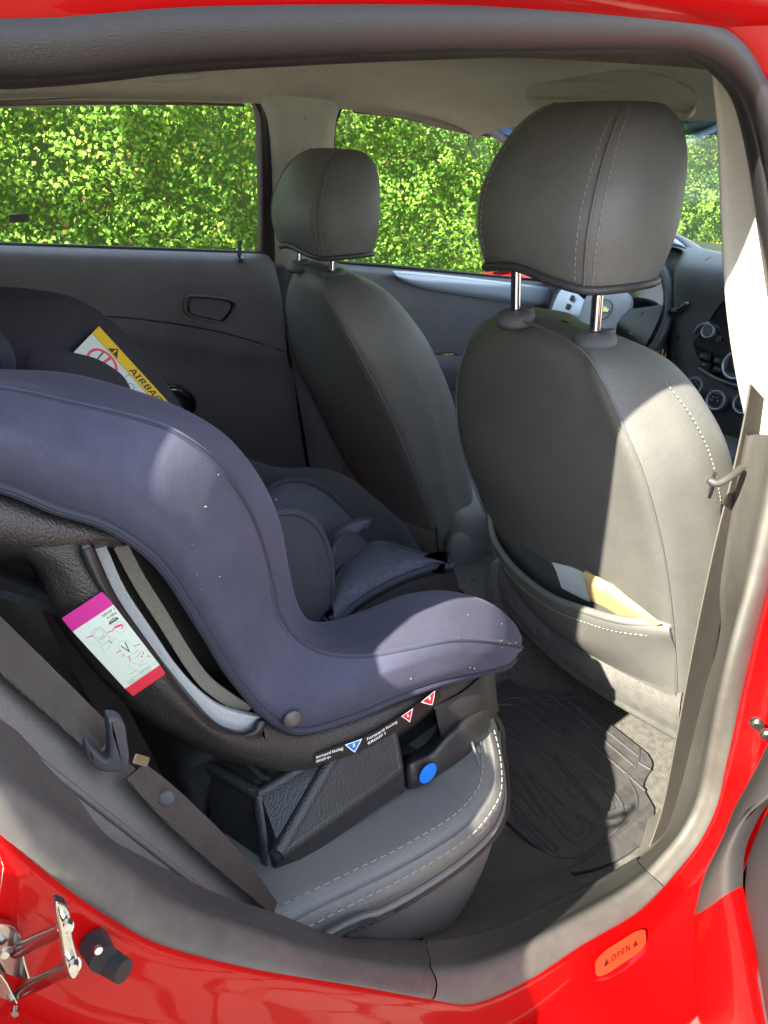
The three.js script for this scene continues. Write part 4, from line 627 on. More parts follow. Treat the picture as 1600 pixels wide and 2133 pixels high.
  part('slot_rim', tube([[-.573,1.097,.516],[-.571,1.080,.519],[-.566,1.053,.521],[-.552,1.008,.521],[-.537,.961,.52],[-.517,.915,.518],[-.495,.885,.515],[-.478,.876,.512],[-.469,.879,.508]], .0052, { seg: 9 }), M.black, t);
  part('grey_strap', strap([[-.547,1.077,.486],[-.539,1.042,.488],[-.528,1.005,.49],[-.515,.96,.492],[-.502,.928,.494],[-.474,.885,.494]], Array.from({ length: 6 }, () => [.0042, .004, 0]), .003), std(.16, .15, .12, { rough: .9, bump: T.felt, bs: .0008 }), t);
  // far half of the shell and the seat pan
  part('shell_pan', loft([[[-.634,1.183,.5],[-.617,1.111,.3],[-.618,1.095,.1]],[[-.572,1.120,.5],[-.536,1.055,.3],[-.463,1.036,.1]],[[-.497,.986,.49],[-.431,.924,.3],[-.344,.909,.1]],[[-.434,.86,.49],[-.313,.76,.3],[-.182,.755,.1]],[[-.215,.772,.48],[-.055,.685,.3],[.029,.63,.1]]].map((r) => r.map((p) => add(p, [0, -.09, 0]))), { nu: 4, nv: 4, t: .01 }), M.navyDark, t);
  part('shell_front', loft([[[-.179,.77,.475],[-.129,.733,.44],[-.028,.691,.3],[.039,.642,.1]],[[-.173,.748,.478],[-.119,.704,.44],[-.014,.649,.3],[.052,.606,.1]],[[-.166,.718,.478],[-.112,.667,.44],[.001,.594,.3],[.065,.552,.1]],[[-.165,.684,.48],[-.108,.626,.44],[.011,.539,.3],[.074,.493,.1]]], { nu: 4, nv: 4, t: .008 }), M.seatPlastic, t);
  part('shell_corner', loft([[[-.273,.783,.5],[-.231,.778,.495],[-.197,.772,.485],[-.170,.759,.47]],[[-.273,.774,.505],[-.231,.764,.5],[-.193,.757,.49],[-.153,.728,.465]],[[-.270,.753,.508],[-.229,.747,.503],[-.185,.73,.49],[-.142,.692,.462]],[[-.267,.733,.508],[-.224,.726,.503],[-.180,.708,.49],[-.136,.668,.462]]], { nu: 4, nv: 4, t: .006, flip: true }), M.basePlastic, t);
  // ---- base: two blocks on the bench ----
  { // rear block of the base: flat facets with rounded ridges
    const T0 = [-.503,.789,.44], T1 = [-.472,.779,.497], T2 = [-.383,.8,.505], T3 = [-.328,.797,.505], E1 = [-.335,.755,.53], E2 = [-.332,.723,.53], RB = [-.478,.755,.546], B0 = add([-.487,.741,.54], [0, -.012, 0]), B1 = add([-.515,.719,.47], [0, -.015, 0]), B2 = add([-.457,.741,.545], [0, -.012, 0]), I0 = [T0[0], T0[1] + .03, .30], I1 = add(T1, [0, .03, -.16]), I2 = add(T2, [0, .04, -.16]), I3 = add(T3, [.0, .04, -.16]), E3 = add(E1, [.01, 0, -.1]), E4 = add(E2, [.01, 0, -.1]);
    const tri = [[T0, B1, T1], [T1, B1, B0], [T1, B0, RB], [T1, RB, T2], [T2, RB, E1], [T2, E1, T3], [RB, B2, E2], [RB, E2, E1], [RB, B0, B2], [T3, E1, E3], [E1, E2, E4], [E1, E4, E3], [T3, E3, I3], [T0, T1, I1], [T0, I1, I0], [T1, T2, I2], [T1, I2, I1], [T2, T3, I3], [T2, I3, I2]];
    const geo = new THREE.BufferGeometry(), pos = [], uv = []; for (const f of tri) { const a = v3(f[0]), u = v3(f[1]).sub(a).normalize(), n = u.clone().cross(v3(f[2]).sub(a)).normalize(), w = n.clone().cross(u); for (const q of f) { pos.push(...q); uv.push(v3(q).dot(u), v3(q).dot(w)); } }
    geo.setAttribute('position', new THREE.Float32BufferAttribute(pos, 3)); geo.setAttribute('uv', new THREE.Float32BufferAttribute(uv, 2)); geo.computeVertexNormals();
    const ridge = (a, b, r) => tube([a, mix(a, b, .5), b].map((q) => add(q, [0, -r * .4, -r * .85])), r, { seg: 14, n: 3 });
    part('base', [geo, ridge(T1, T2, .007), ridge(T2, RB, .009), ridge(E1, RB, .008), ridge(T1, B0, .007), ridge(T2, T3, .007), ridge(T3, E1, .006), ridge(E1, E2, .005), ridge(T0, T1, .007)], M.basePlastic, t, 'black textured plastic base with bevelled ridges');
  }
  part('base_front', loft([[[-.247,.619,.42],[-.290,.701,.48],[-.260,.705,.48],[-.242,.724,.48],[-.207,.723,.475],[-.152,.704,.46],[-.095,.647,.42]],[[-.266,.638,.44],[-.312,.732,.507],[-.282,.729,.507],[-.262,.743,.507],[-.231,.745,.503],[-.178,.722,.487],[-.113,.655,.44]],[[-.273,.643,.45],[-.322,.743,.52],[-.295,.743,.523],[-.270,.752,.523],[-.239,.752,.518],[-.186,.726,.498],[-.119,.653,.45]],[[-.279,.634,.46],[-.324,.728,.525],[-.298,.731,.53],[-.268,.733,.53],[-.233,.73,.524],[-.187,.71,.504],[-.116,.63,.45]],[[-.275,.617,.46],[-.321,.713,.525],[-.295,.717,.53],[-.264,.719,.53],[-.228,.714,.524],[-.185,.693,.504],[-.114,.611,.45]],[[-.265,.589,.45],[-.308,.679,.51],[-.282,.684,.515],[-.248,.684,.515],[-.212,.682,.51],[-.169,.662,.49],[-.102,.585,.44]]], { nu: 4, nv: 4, t: .006 }), M.basePlastic, t);
  part('base_slot', loft([[[-.308,.773,.462],[-.223,.748,.462]], [[-.296,.697,.468],[-.224,.676,.468]], [[-.289,.618,.47],[-.222,.606,.47]]], { nu: 2, nv: 2, t: .01 }), M.basePlastic, t);
  part('base_core', box(.34, .10, .36, -.36, .752, .27, .03), M.basePlastic, t);
  part('blue_dot', (() => { const c = [-.303,.733,.534], o = []; for (let i = 0; i < 28; i++) { const a = i / 28 * 6.283; o.push([Math.cos(a) * .0115, Math.sin(a) * .0115]); } return plate(c, [1, -.16, -.04], [0, 1, -.1], o, .0008); })(), std(.01, .17, .66, { rough: .35 }), t, 'round blue sticker on the base');
  // ---- labels ----
  const lab = canvasMat(480, 1000, (g, w, h) => {
    g.fillStyle = '#b9c4b6'; g.fillRect(0, 0, w, h); g.fillStyle = '#b01078'; g.fillRect(0, 0, w, 150); g.fillStyle = '#c01030'; g.fillRect(0, h - 112, w, 112);
    g.fillStyle = '#333'; g.font = 'bold 34px sans-serif'; g.fillText('GROUP  I', 320, 195); g.fillText('9-18KG', 345, 235);
    g.strokeStyle = '#777'; g.lineWidth = 2.5; const el = (x, y, a, b) => { g.beginPath(); g.ellipse(x, y, a, b, 0, 0, 7); g.stroke(); };
    const ln = (c, q, ...p) => { g.strokeStyle = c; g.lineWidth = q; g.beginPath(); p.forEach(([x, y], i) => i ? g.lineTo(x, y) : g.moveTo(x, y)); g.stroke(); g.strokeStyle = '#777'; g.lineWidth = 2.5; };
    ln('#222', 9, [330, 275], [350, 258], [400, 255], [430, 268]); g.fillStyle = '#222'; g.fillRect(325, 268, 110, 16); el(345, 288, 10, 10); el(415, 288, 10, 10);
    el(185, 300, 62, 58); el(185, 300, 42, 36); el(185, 370, 52, 30); el(185, 345, 22, 16); g.strokeRect(120, 250, 120, 160); ln('#777', 2.5, [60, 330], [110, 420], [95, 470]); ln('#777', 2.5, [110, 470], [300, 410]); ln('#222', 7, [210, 400], [225, 440]);
    ln('#cf2a52', 9, [60, 262], [128, 285]); ln('#cf2a52', 9, [250, 330], [310, 345], [335, 330]); el(395, 355, 62, 52); ln('#d02058', 20, [345, 330], [425, 345]); ln('#cf2a52', 10, [400, 380], [435, 350]);
    g.beginPath(); g.moveTo(230, 600); g.quadraticCurveTo(230, 480, 300, 470); g.quadraticCurveTo(380, 480, 385, 600); g.lineTo(370, 640); g.lineTo(250, 640); g.closePath(); g.stroke(); ln('#222', 10, [275, 510], [305, 600], [335, 500]);
    ln('#cf2a52', 8, [185, 540], [250, 545]); ln('#cf2a52', 8, [380, 580], [450, 600]); ln('#cf2a52', 8, [210, 605], [250, 590]); ln('#cf2a52', 8, [240, 690], [275, 630]); g.strokeRect(265, 640, 120, 40);
    el(405, 730, 78, 62); ln('#777', 2, [335, 760], [475, 720]); g.fillStyle = '#cf2a4a'; for (const [x, y] of [[380, 712], [415, 695], [440, 750]]) { g.beginPath(); g.moveTo(x - 14, y - 10); g.lineTo(x + 14, y - 10); g.lineTo(x, y + 12); g.fill(); }
    g.beginPath(); g.moveTo(190, 720); g.quadraticCurveTo(230, 690, 280, 740); g.lineTo(330, 790); g.lineTo(380, 800); g.lineTo(370, 830); g.lineTo(250, 830); g.closePath(); g.stroke(); el(300, 780, 14, 18); g.strokeRect(255, 835, 110, 22); g.strokeRect(420, 825, 44, 26);
    g.fillStyle = '#c33'; g.font = '20px sans-serif'; g.fillText('Warning:', 150, 800); g.fillStyle = '#444'; g.font = '17px sans-serif'; g.fillText('• Do not use forward facing before the child\'s', 60, 832 + 16); g.fillText('  weight 9kg', 60, 866); g.fillText('• Do not use in any seat facing seats fitted', 60, 880 - 0);
  });
  const lg = (() => { const a = [-.568,.981,.53], b = [-.543,.99,.531], c = [-.571,1.071,.53], d = [-.598,1.060,.528]; const o = rrect(0, 0, 1, 1, .09, 5).map(([u, v]) => [Math.min(1, Math.max(0, .5 + (u - .5))), v]); const g = quad(a, b, c, d, 10, (p, u, v) => { let q = p; const cr = Math.max(0, Math.abs(u - .5) - .42) / .08, cv = Math.max(0, Math.abs(v - .5) - .455) / .045; if (cr > 0 && cv > 0) { const s = Math.hypot(cr, cv); if (s > 1) { const k = 1 - 1 / s; q = mix(p, mix(mix(a, b, .5), mix(d, c, .5), v), k * .14); } } return q; }); return g; })();
  part('instruction_label', lg, lab, t, 'instruction label with pink top and red foot, reading GROUP I 9-18KG');
  const ab = canvasMat(800, 420, (g, w, h) => {
    g.fillStyle = '#c3cfce'; g.fillRect(0, 0, w, h); g.fillStyle = '#d8b400'; g.fillRect(0, 0, w, 110); g.fillStyle = '#222'; g.fillRect(0, 108, w, 4);
    g.beginPath(); g.moveTo(150, 96); g.lineTo(200, 12); g.lineTo(250, 96); g.fill(); g.fillStyle = '#f4d200'; g.font = 'bold 70px sans-serif'; g.fillText('!', 188, 90);
    g.fillStyle = '#222'; g.font = 'bold 92px sans-serif'; g.fillText('AIRBAG', 370, 90); g.fillRect(398, 112, 4, 300);
    g.strokeStyle = '#222'; g.lineWidth = 12; g.beginPath(); g.moveTo(150, 150); g.lineTo(165, 270); g.lineTo(240, 300); g.lineTo(280, 260); g.stroke(); g.beginPath(); g.arc(285, 230, 18, 0, 7); g.fill();
    g.strokeStyle = '#d8304f'; g.lineWidth = 22; g.beginPath(); g.arc(215, 262, 128, 0, 7); g.stroke(); g.beginPath(); g.moveTo(215, 134); g.lineTo(215, 390); g.stroke();
    g.strokeStyle = '#333'; g.lineWidth = 5; g.beginPath(); g.arc(490, 190, 30, 0, 7); g.stroke(); g.fillStyle = '#d8304f'; g.beginPath(); g.moveTo(470, 300); g.lineTo(540, 210); g.lineTo(530, 320); g.fill(); g.strokeStyle = '#222'; g.lineWidth = 12; g.beginPath(); g.moveTo(590, 220); g.lineTo(640, 330); g.stroke();
  });
  // ---- far wing, seen across the seat ----
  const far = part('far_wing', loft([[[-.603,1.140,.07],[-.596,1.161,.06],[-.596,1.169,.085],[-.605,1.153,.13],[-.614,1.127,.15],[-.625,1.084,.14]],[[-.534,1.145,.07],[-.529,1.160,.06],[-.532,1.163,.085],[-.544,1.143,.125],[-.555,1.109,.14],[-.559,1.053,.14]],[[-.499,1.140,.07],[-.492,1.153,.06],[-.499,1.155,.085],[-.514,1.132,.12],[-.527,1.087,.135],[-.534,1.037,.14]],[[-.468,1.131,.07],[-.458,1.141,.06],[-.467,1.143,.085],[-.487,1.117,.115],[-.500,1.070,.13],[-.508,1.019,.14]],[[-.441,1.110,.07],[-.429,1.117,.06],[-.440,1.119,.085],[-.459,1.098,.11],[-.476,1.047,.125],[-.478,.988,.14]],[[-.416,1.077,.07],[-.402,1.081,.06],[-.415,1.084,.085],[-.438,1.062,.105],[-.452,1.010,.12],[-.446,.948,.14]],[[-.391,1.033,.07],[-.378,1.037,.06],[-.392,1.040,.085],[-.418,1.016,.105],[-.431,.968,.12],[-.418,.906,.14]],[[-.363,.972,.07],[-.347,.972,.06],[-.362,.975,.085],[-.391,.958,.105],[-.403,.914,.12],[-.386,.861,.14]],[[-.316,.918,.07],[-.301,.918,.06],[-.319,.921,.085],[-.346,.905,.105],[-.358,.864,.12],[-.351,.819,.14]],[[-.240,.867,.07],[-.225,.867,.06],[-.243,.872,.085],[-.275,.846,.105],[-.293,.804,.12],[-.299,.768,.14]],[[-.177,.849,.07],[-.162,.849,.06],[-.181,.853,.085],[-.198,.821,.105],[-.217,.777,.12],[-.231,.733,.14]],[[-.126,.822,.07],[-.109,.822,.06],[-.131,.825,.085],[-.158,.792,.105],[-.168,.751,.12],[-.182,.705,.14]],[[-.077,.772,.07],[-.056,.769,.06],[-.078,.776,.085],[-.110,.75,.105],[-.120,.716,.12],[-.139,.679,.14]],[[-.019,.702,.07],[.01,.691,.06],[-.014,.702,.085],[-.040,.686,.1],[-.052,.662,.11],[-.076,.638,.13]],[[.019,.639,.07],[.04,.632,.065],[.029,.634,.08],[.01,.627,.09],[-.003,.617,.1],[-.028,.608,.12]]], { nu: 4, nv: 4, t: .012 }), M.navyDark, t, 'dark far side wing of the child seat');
  part('wing_seam', tube([[-.502,1.157,.088],[-.509,1.140,.114],[-.511,1.119,.128],[-.510,1.090,.137]], .0018), M.piping, far);
  part('wing_piping', tube([[-.567,1.163,.075],[-.531,1.162,.074],[-.495,1.155,.074],[-.462,1.142,.074],[-.434,1.118,.074],[-.408,1.083,.074],[-.384,1.039,.074]], .003), M.piping, far);
  part('airbag_label', quad(...[[-.484,1.114,.142], [-.436,1.026,.142], [-.378,1.023,.118], [-.445,1.131,.112]], 6), ab, far, 'white and yellow warning label reading AIRBAG');
  // pads inside
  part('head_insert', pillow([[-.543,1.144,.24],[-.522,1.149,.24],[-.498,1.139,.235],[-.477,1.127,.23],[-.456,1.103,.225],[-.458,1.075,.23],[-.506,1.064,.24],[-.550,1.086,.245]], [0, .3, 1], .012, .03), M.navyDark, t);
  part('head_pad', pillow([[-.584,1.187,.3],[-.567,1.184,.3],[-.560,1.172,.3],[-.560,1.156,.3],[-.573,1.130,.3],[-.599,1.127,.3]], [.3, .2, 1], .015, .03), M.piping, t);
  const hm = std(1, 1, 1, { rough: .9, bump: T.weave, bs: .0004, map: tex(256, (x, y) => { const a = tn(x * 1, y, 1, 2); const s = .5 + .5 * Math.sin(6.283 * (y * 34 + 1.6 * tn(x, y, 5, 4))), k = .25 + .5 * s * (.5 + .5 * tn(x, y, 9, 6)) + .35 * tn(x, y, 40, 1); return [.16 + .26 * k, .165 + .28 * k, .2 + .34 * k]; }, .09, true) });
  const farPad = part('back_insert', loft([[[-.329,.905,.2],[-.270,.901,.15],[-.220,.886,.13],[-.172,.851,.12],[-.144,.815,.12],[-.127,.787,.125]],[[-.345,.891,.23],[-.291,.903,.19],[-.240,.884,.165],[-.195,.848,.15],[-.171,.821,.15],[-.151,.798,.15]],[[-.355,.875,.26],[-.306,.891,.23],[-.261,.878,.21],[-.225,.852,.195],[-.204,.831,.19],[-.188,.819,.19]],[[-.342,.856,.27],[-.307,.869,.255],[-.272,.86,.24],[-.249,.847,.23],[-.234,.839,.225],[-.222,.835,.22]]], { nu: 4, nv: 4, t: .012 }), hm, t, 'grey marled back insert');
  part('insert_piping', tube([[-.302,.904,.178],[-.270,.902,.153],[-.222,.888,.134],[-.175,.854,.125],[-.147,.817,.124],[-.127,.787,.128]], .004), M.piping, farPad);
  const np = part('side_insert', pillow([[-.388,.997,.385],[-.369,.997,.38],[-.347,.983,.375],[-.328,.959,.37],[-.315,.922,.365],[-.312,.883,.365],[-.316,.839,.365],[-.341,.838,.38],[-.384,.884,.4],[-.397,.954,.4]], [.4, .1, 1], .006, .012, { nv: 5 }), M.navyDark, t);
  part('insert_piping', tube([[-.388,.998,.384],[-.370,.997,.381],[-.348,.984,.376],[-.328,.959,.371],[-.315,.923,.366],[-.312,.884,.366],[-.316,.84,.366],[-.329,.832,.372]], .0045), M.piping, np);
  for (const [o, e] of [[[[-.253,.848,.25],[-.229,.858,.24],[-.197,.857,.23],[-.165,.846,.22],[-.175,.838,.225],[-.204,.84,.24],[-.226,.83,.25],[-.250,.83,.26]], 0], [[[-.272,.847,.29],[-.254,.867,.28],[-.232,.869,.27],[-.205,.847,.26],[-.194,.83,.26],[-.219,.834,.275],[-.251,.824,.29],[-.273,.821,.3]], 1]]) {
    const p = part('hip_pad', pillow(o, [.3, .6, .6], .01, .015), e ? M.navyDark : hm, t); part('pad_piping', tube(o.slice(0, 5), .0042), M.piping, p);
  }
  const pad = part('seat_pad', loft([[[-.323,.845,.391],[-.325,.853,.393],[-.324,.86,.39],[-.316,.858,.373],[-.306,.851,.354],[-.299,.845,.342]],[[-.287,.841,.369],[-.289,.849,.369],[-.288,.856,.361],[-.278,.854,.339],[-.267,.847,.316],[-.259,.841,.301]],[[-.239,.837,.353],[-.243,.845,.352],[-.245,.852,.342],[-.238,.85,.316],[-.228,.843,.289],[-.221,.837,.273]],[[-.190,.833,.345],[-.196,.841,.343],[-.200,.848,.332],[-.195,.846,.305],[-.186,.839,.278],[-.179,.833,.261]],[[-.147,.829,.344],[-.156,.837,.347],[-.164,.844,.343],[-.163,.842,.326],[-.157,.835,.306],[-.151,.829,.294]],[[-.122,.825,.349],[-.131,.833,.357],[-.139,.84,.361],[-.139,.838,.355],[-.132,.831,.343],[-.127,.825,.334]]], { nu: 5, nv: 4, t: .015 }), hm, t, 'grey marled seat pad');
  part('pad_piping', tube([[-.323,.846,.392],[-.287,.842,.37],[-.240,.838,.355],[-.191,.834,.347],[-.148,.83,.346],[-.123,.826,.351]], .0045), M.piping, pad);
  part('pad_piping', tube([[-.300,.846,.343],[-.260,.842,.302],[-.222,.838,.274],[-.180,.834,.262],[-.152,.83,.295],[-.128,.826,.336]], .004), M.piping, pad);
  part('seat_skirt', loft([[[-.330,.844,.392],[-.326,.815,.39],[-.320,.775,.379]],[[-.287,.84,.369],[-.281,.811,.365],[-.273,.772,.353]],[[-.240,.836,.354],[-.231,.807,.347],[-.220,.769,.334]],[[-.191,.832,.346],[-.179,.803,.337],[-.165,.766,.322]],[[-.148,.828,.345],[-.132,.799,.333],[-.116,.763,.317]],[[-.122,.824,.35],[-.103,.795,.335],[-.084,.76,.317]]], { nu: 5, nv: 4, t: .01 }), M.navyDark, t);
  part('buckle_tongue', pillow([[-.294,.8,.33],[-.283,.81,.33],[-.275,.796,.33],[-.277,.778,.33],[-.288,.777,.33]], [0, .5, 1], .006, .006), M.black, t);
  // strip with the fitting marks
  const mk = canvasMat(1024, 96, (g, w, h) => {
    g.fillStyle = '#141414'; g.fillRect(0, 0, w, h); g.fillStyle = '#e8e8e8'; g.font = 'bold 30px sans-serif'; g.fillText('Rearward facing', 20, 40); g.fillText('GROUP 0+', 20, 76); g.fillText('Forward facing', 420, 40); g.fillText('GROUP I', 420, 76);
    const tri = (x, c, s) => { g.fillStyle = '#f4f4f4'; g.beginPath(); g.moveTo(x - 62, 6); g.lineTo(x + 62, 6); g.lineTo(x, 94); g.fill(); g.fillStyle = c; g.beginPath(); g.moveTo(x - 50, 12); g.lineTo(x + 50, 12); g.lineTo(x, 84); g.fill(); g.fillStyle = '#fff'; g.font = 'bold 36px sans-serif'; g.fillText(s, x - 10, 46); };
    tri(330, '#1672c8', '2'); tri(740, '#cf2730', '6'); tri(930, '#cf2730', '7');
  });
  part('fitting_marks', (() => { const a = [[-.425,.808,.516],[-.402,.803,.517],[-.368,.796,.517],[-.331,.797,.515],[-.303,.796,.514],[-.269,.803,.51]], b = [[-.425,.823,.517],[-.402,.82,.518],[-.371,.814,.518],[-.335,.813,.516],[-.308,.815,.514],[-.276,.819,.51]]; const A = smooth(a, 5), B = smooth(b, 5), pos = [], uv = [], idx = []; A.forEach((p, i) => { pos.push(...add(p, [0, 0, .0012]), ...add(B[i], [0, 0, .0012])); uv.push(i / (A.length - 1), 0, i / (A.length - 1), 1); if (i) { const k = i * 2; idx.push(k - 2, k, k + 1, k - 2, k + 1, k - 1); } }); const g = new THREE.BufferGeometry(); g.setAttribute('position', new THREE.Float32BufferAttribute(pos, 3)); g.setAttribute('uv', new THREE.Float32BufferAttribute(uv, 2)); g.setIndex(idx); g.computeVertexNormals(); return g; })(), mk, t, 'black strip with fitting marks, blue and red triangles');
}


// ================= dashboard, steering wheel, console =================
{
  const t = thing('dashboard', 'dark grey dashboard with round silver-ringed dials seen past the passenger headrest', 'dashboard');
  const cs = [[1.42, .965], [1.3, 1.0], [1.16, 1.03], [1.06, 1.04], [1.0, 1.025], [.985, .985], [1.0, .93], [1.02, .86], [1.035, .78], [1.05, .70], [1.09, .6], [1.16, .5]];
  const rows = [];
  for (const [z, dx, dy] of [[-.63, .05, -.02], [-.56, .02, 0], [-.47, .09, .0], [-.34, .13, .0], [-.22, .11, .0], [-.13, .0, .0], [0, -.008, .004], [.12, .0, .0], [.3, .02, -.01], [.5, .02, -.01], [.63, .05, -.03]]) rows.push(cs.map(([x, y], j) => [x + (j > 3 ? dx : dx * .3), y + (j < 7 ? dy : 0), z]));
  const body = part('dash_body', loft(rows, { nu: 4, nv: 4, t: .012, flip: true }), std(1, 1, 1, { rough: .55, bump: T.grain, bs: .0005, map: tone([.10, .107, .114], [.13, .138, .147], .3, [5, 16, 60], 3) }), t);
  part('dash_seam', tube([[1.16, 1.034, -.10], [1.04, 1.04, -.085], [1.0, 1.028, -.08], [.98, .99, -.07], [.992, .94, -.08], [1.012, .875, -.105], [1.022, .83, -.12]], .0015), M.black, t);
  // instrument pod
  const pc = [1.13, .945, -.33], pn = V(-.92, .36, 0).normalize(), pu = V(0, 0, 1), pv = pn.clone().cross(pu).normalize();
  const pp = (r, a, d) => { const q = v3(pc).addScaledVector(pu, r * Math.cos(a) * 1.5).addScaledVector(pv, r * Math.sin(a) * (Math.sin(a) > 0 ? -1 : -1)).addScaledVector(pn, d); return q.toArray(); };
  const ring = (r, d) => Array.from({ length: 24 }, (_, i) => pp(r, i / 24 * 6.283, d));
  part('instrument_pod', loft([ring(.125, -.1), ring(.128, -.03), ring(.124, .03), ring(.118, .04), ring(.112, .036)], { nu: 4, nv: 2, cv: true }), M.trimDark, t);
  part('pod_bezel', loft([ring(.114, .037), ring(.112, .046), ring(.104, .047), ring(.098, .04), ring(.092, .015)], { nu: 3, nv: 2, cv: true }), M.silver, t, 'silver bezel of the instruments');
  part('pod_lens', loft([ring(.093, .012), ring(.05, .016), ring(.002, .017)], { nu: 2, nv: 2, cv: true }), M.piano, t);
  for (let i = 0; i < 5; i++) { const a = -.55 + i * .24; part('pod_button', aim(box(.012, .008, .02, 0, 0, 0, .002), pp(.104, a, .05), pn.toArray()), M.black, t); }
  // centre panel: surface x as a function of height on the dash face
  const fx = (y) => 1.017 + (y < .86 ? (.86 - y) * .2 : (.86 - y) * .25), N = [-.97, .22, 0];
  const on = (z, y, d = 0) => [fx(y) - .97 * d, y + .22 * d, z];
  const outl = [[-.078, .83], [-.05, .875], [-.02, .935], [.02, .98], [.12, .985], [.2, .93], [.225, .85], [.2, .78], [.14, .75], [.06, .745], [.0, .76], [-.05, .79]];
  part('radio_panel', pillow(outl.map(([z, y]) => on(z, y, .004)), N, .01, .02, { pw: .35 }), M.piano, t, 'gloss black radio panel');
  part('panel_trim', tube(outl.map(([z, y]) => on(z, y, .005)), .0025, { closed: true, n: 4 }), std(.05, .05, .055, { rough: .3, metal: .4 }), t);
  const knob = (z, y, r, draw, col = M.silver) => {
    const g = part('dial', aim(new THREE.LatheGeometry([[r * 1.22, -.004], [r * 1.2, .006], [r * 1.02, .008], [r * .98, .02], [0, .02]].map((q) => new THREE.Vector2(...q)), 32), on(z, y, .004), N), M.trimDark, t);
    part('dial_ring', aim(new THREE.LatheGeometry([[r * .99, .014], [r * .99, .0215], [r * .94, .0235], [r * .86, .0225], [r * .83, .02]].map((q) => new THREE.Vector2(...q)), 36), on(z, y, .004), N), col, g);
    if (draw) { const c = on(z, y, .0248), s = r * .82, m = canvasMat(128, 128, (q) => { q.fillStyle = '#17171a'; q.fillRect(0, 0, 128, 128); draw(q); }), U = V(0, 0, 1), Y = v3(N).normalize().cross(U).normalize().negate(); const P = (a, b) => v3(c).addScaledVector(U, a * s * .7).addScaledVector(Y, b * s * .7).toArray(); if (Y.y < 0) Y.negate(); part('dial_marks', quad(P(-1, -1), P(1, -1), P(1, 1), P(-1, 1), 1), m, g); }
    return g;
  };
  const txt = (q, s, x, y, f = 20, c = '#ddd') => { q.fillStyle = c; q.font = f + 'px sans-serif'; q.fillText(s, x, y); };
  knob(-.047, .726, .0215, (q) => { for (let i = 0; i < 5; i++) txt(q, ['0', '1', '2', '3', '4'][i], 20 + i * 20, 44 - Math.sin(i / 4 * 3.14) * 22, 20); q.strokeStyle = '#ccc'; q.lineWidth = 5; q.beginPath(); q.ellipse(62, 86, 18, 11, 0, 0, 7); q.stroke(); });
  knob(.015, .704, .025, (q) => { q.strokeStyle = '#ddd'; q.lineWidth = 6; for (const [x, y] of [[30, 35], [78, 28], [22, 70], [92, 62]]) { q.beginPath(); q.moveTo(x - 12, y - 4); q.lineTo(x, y + 6); q.lineTo(x + 14, y); q.stroke(); } q.strokeStyle = '#d8704f'; q.beginPath(); q.moveTo(80, 92); q.lineTo(92, 100); q.lineTo(80, 110); q.stroke(); });
  knob(.087, .717, .025, (q) => { q.fillStyle = '#2250a8'; q.beginPath(); q.arc(50, 60, 34, 0, 7); q.fill(); });
  knob(-.026, .875, .0165, null); knob(.055, .808, .034, (q) => { txt(q, 'MENU', 40, 60, 18, '#aaa'); txt(q, 'TONE', 42, 80, 16, '#aaa'); });
  const sweep = tube([on(-.068, .862, .012), on(-.06, .878, .013), on(-.045, .89, .013), on(-.03, .895, .013)], .003); part('dial_pointer', sweep, M.silver, t);
  const bm = (s) => canvasMat(128, 48, (q, w, h) => { q.fillStyle = '#1a1a1c'; q.fillRect(0, 0, w, h); txt(q, s, 18, 32, 24, '#b8b8b8'); });
  for (const [z, y, w, s] of [[-.03, .81, .032, 'FAV 1-2'], [-.026, .788, .03, 'INFO'], [.008, .808, .028, 'SEEK'], [.01, .786, .028, 'PHONE'], [.04, .868, .02, '1'], [.064, .868, .02, '2'], [.0, .862, .018, '']]) {
    const b = part('radio_button', aim(box(w, .004, .016, 0, 0, 0, .0015).rotateY(Math.PI / 2), on(z, y, .017), N), M.black, t);
    const c = on(z, y, .0196), U = V(0, 0, w / 2 - .001), Y = V(.2, .97, 0).multiplyScalar(.007); const P = (a, k) => v3(c).addScaledVector(U, a).addScaledVector(Y, k).toArray(); if (s) part('button_print', quad(P(-1, -1), P(1, -1), P(1, 1), P(-1, 1), 1), bm(s), b);
  }
  part('radio_chrome', tube([on(-.045, .775, .012), on(-.01, .764, .014), on(.02, .76, .014), on(.1, .756, .014)], .003), M.silver, t);
  part('display', aim(box(.12, .004, .05, 0, 0, 0, .002).rotateY(Math.PI / 2), on(.1, .91, .016), N), std(.03, .035, .04, { rough: .08 }), t);
  for (const [z, y] of [[-.008, .722], [.06, .725]]) part('small_switch', aim(cyl(.0085, .0095, .012, 18), on(z, y, .006), N), M.trimDark, t);
  // steering column, ignition, stalk
  part('column_shroud', loft([0, .25, .6, 1].map((k) => Array.from({ length: 12 }, (_, i) => { const a = i / 12 * 6.283, r = .055 + k * .03; return [1.03 + k * .16, .825 - k * .04 + r * .9 * Math.sin(a), -.33 + r * 1.25 * Math.cos(a)]; })), { nu: 3, nv: 3, cv: true }), M.trimDark, t);
  part('ignition', [aim(new THREE.TorusGeometry(.021, .005, 10, 28).rotateX(Math.PI / 2), [1.000,.796,-.181], [-.9, .2, .3]), aim(cyl(.018, .018, .02, 24), [1.008,.794,-.185], [-.9, .2, .3]), aim(cyl(.03, .036, .06, 20), [1.035,.784,-.200], [-.9, .2, .3])], M.trimDark, t);
  part('wiper_stalk', loft([0, .3, .6, .85, 1].map((k) => { const p = mix([1.030,.873,-.193], [.985,.933,-.085], k), r = [.007, .009, .012, .013, .006][Math.round(k * 4)] || .01; return Array.from({ length: 10 }, (_, i) => { const a = i / 10 * 6.283; return [p[0] + r * Math.cos(a) * .8, p[1] + r * Math.sin(a) * 1.1, p[2]]; }); }), { nu: 3, nv: 2, cv: true }), M.piano, t);
}
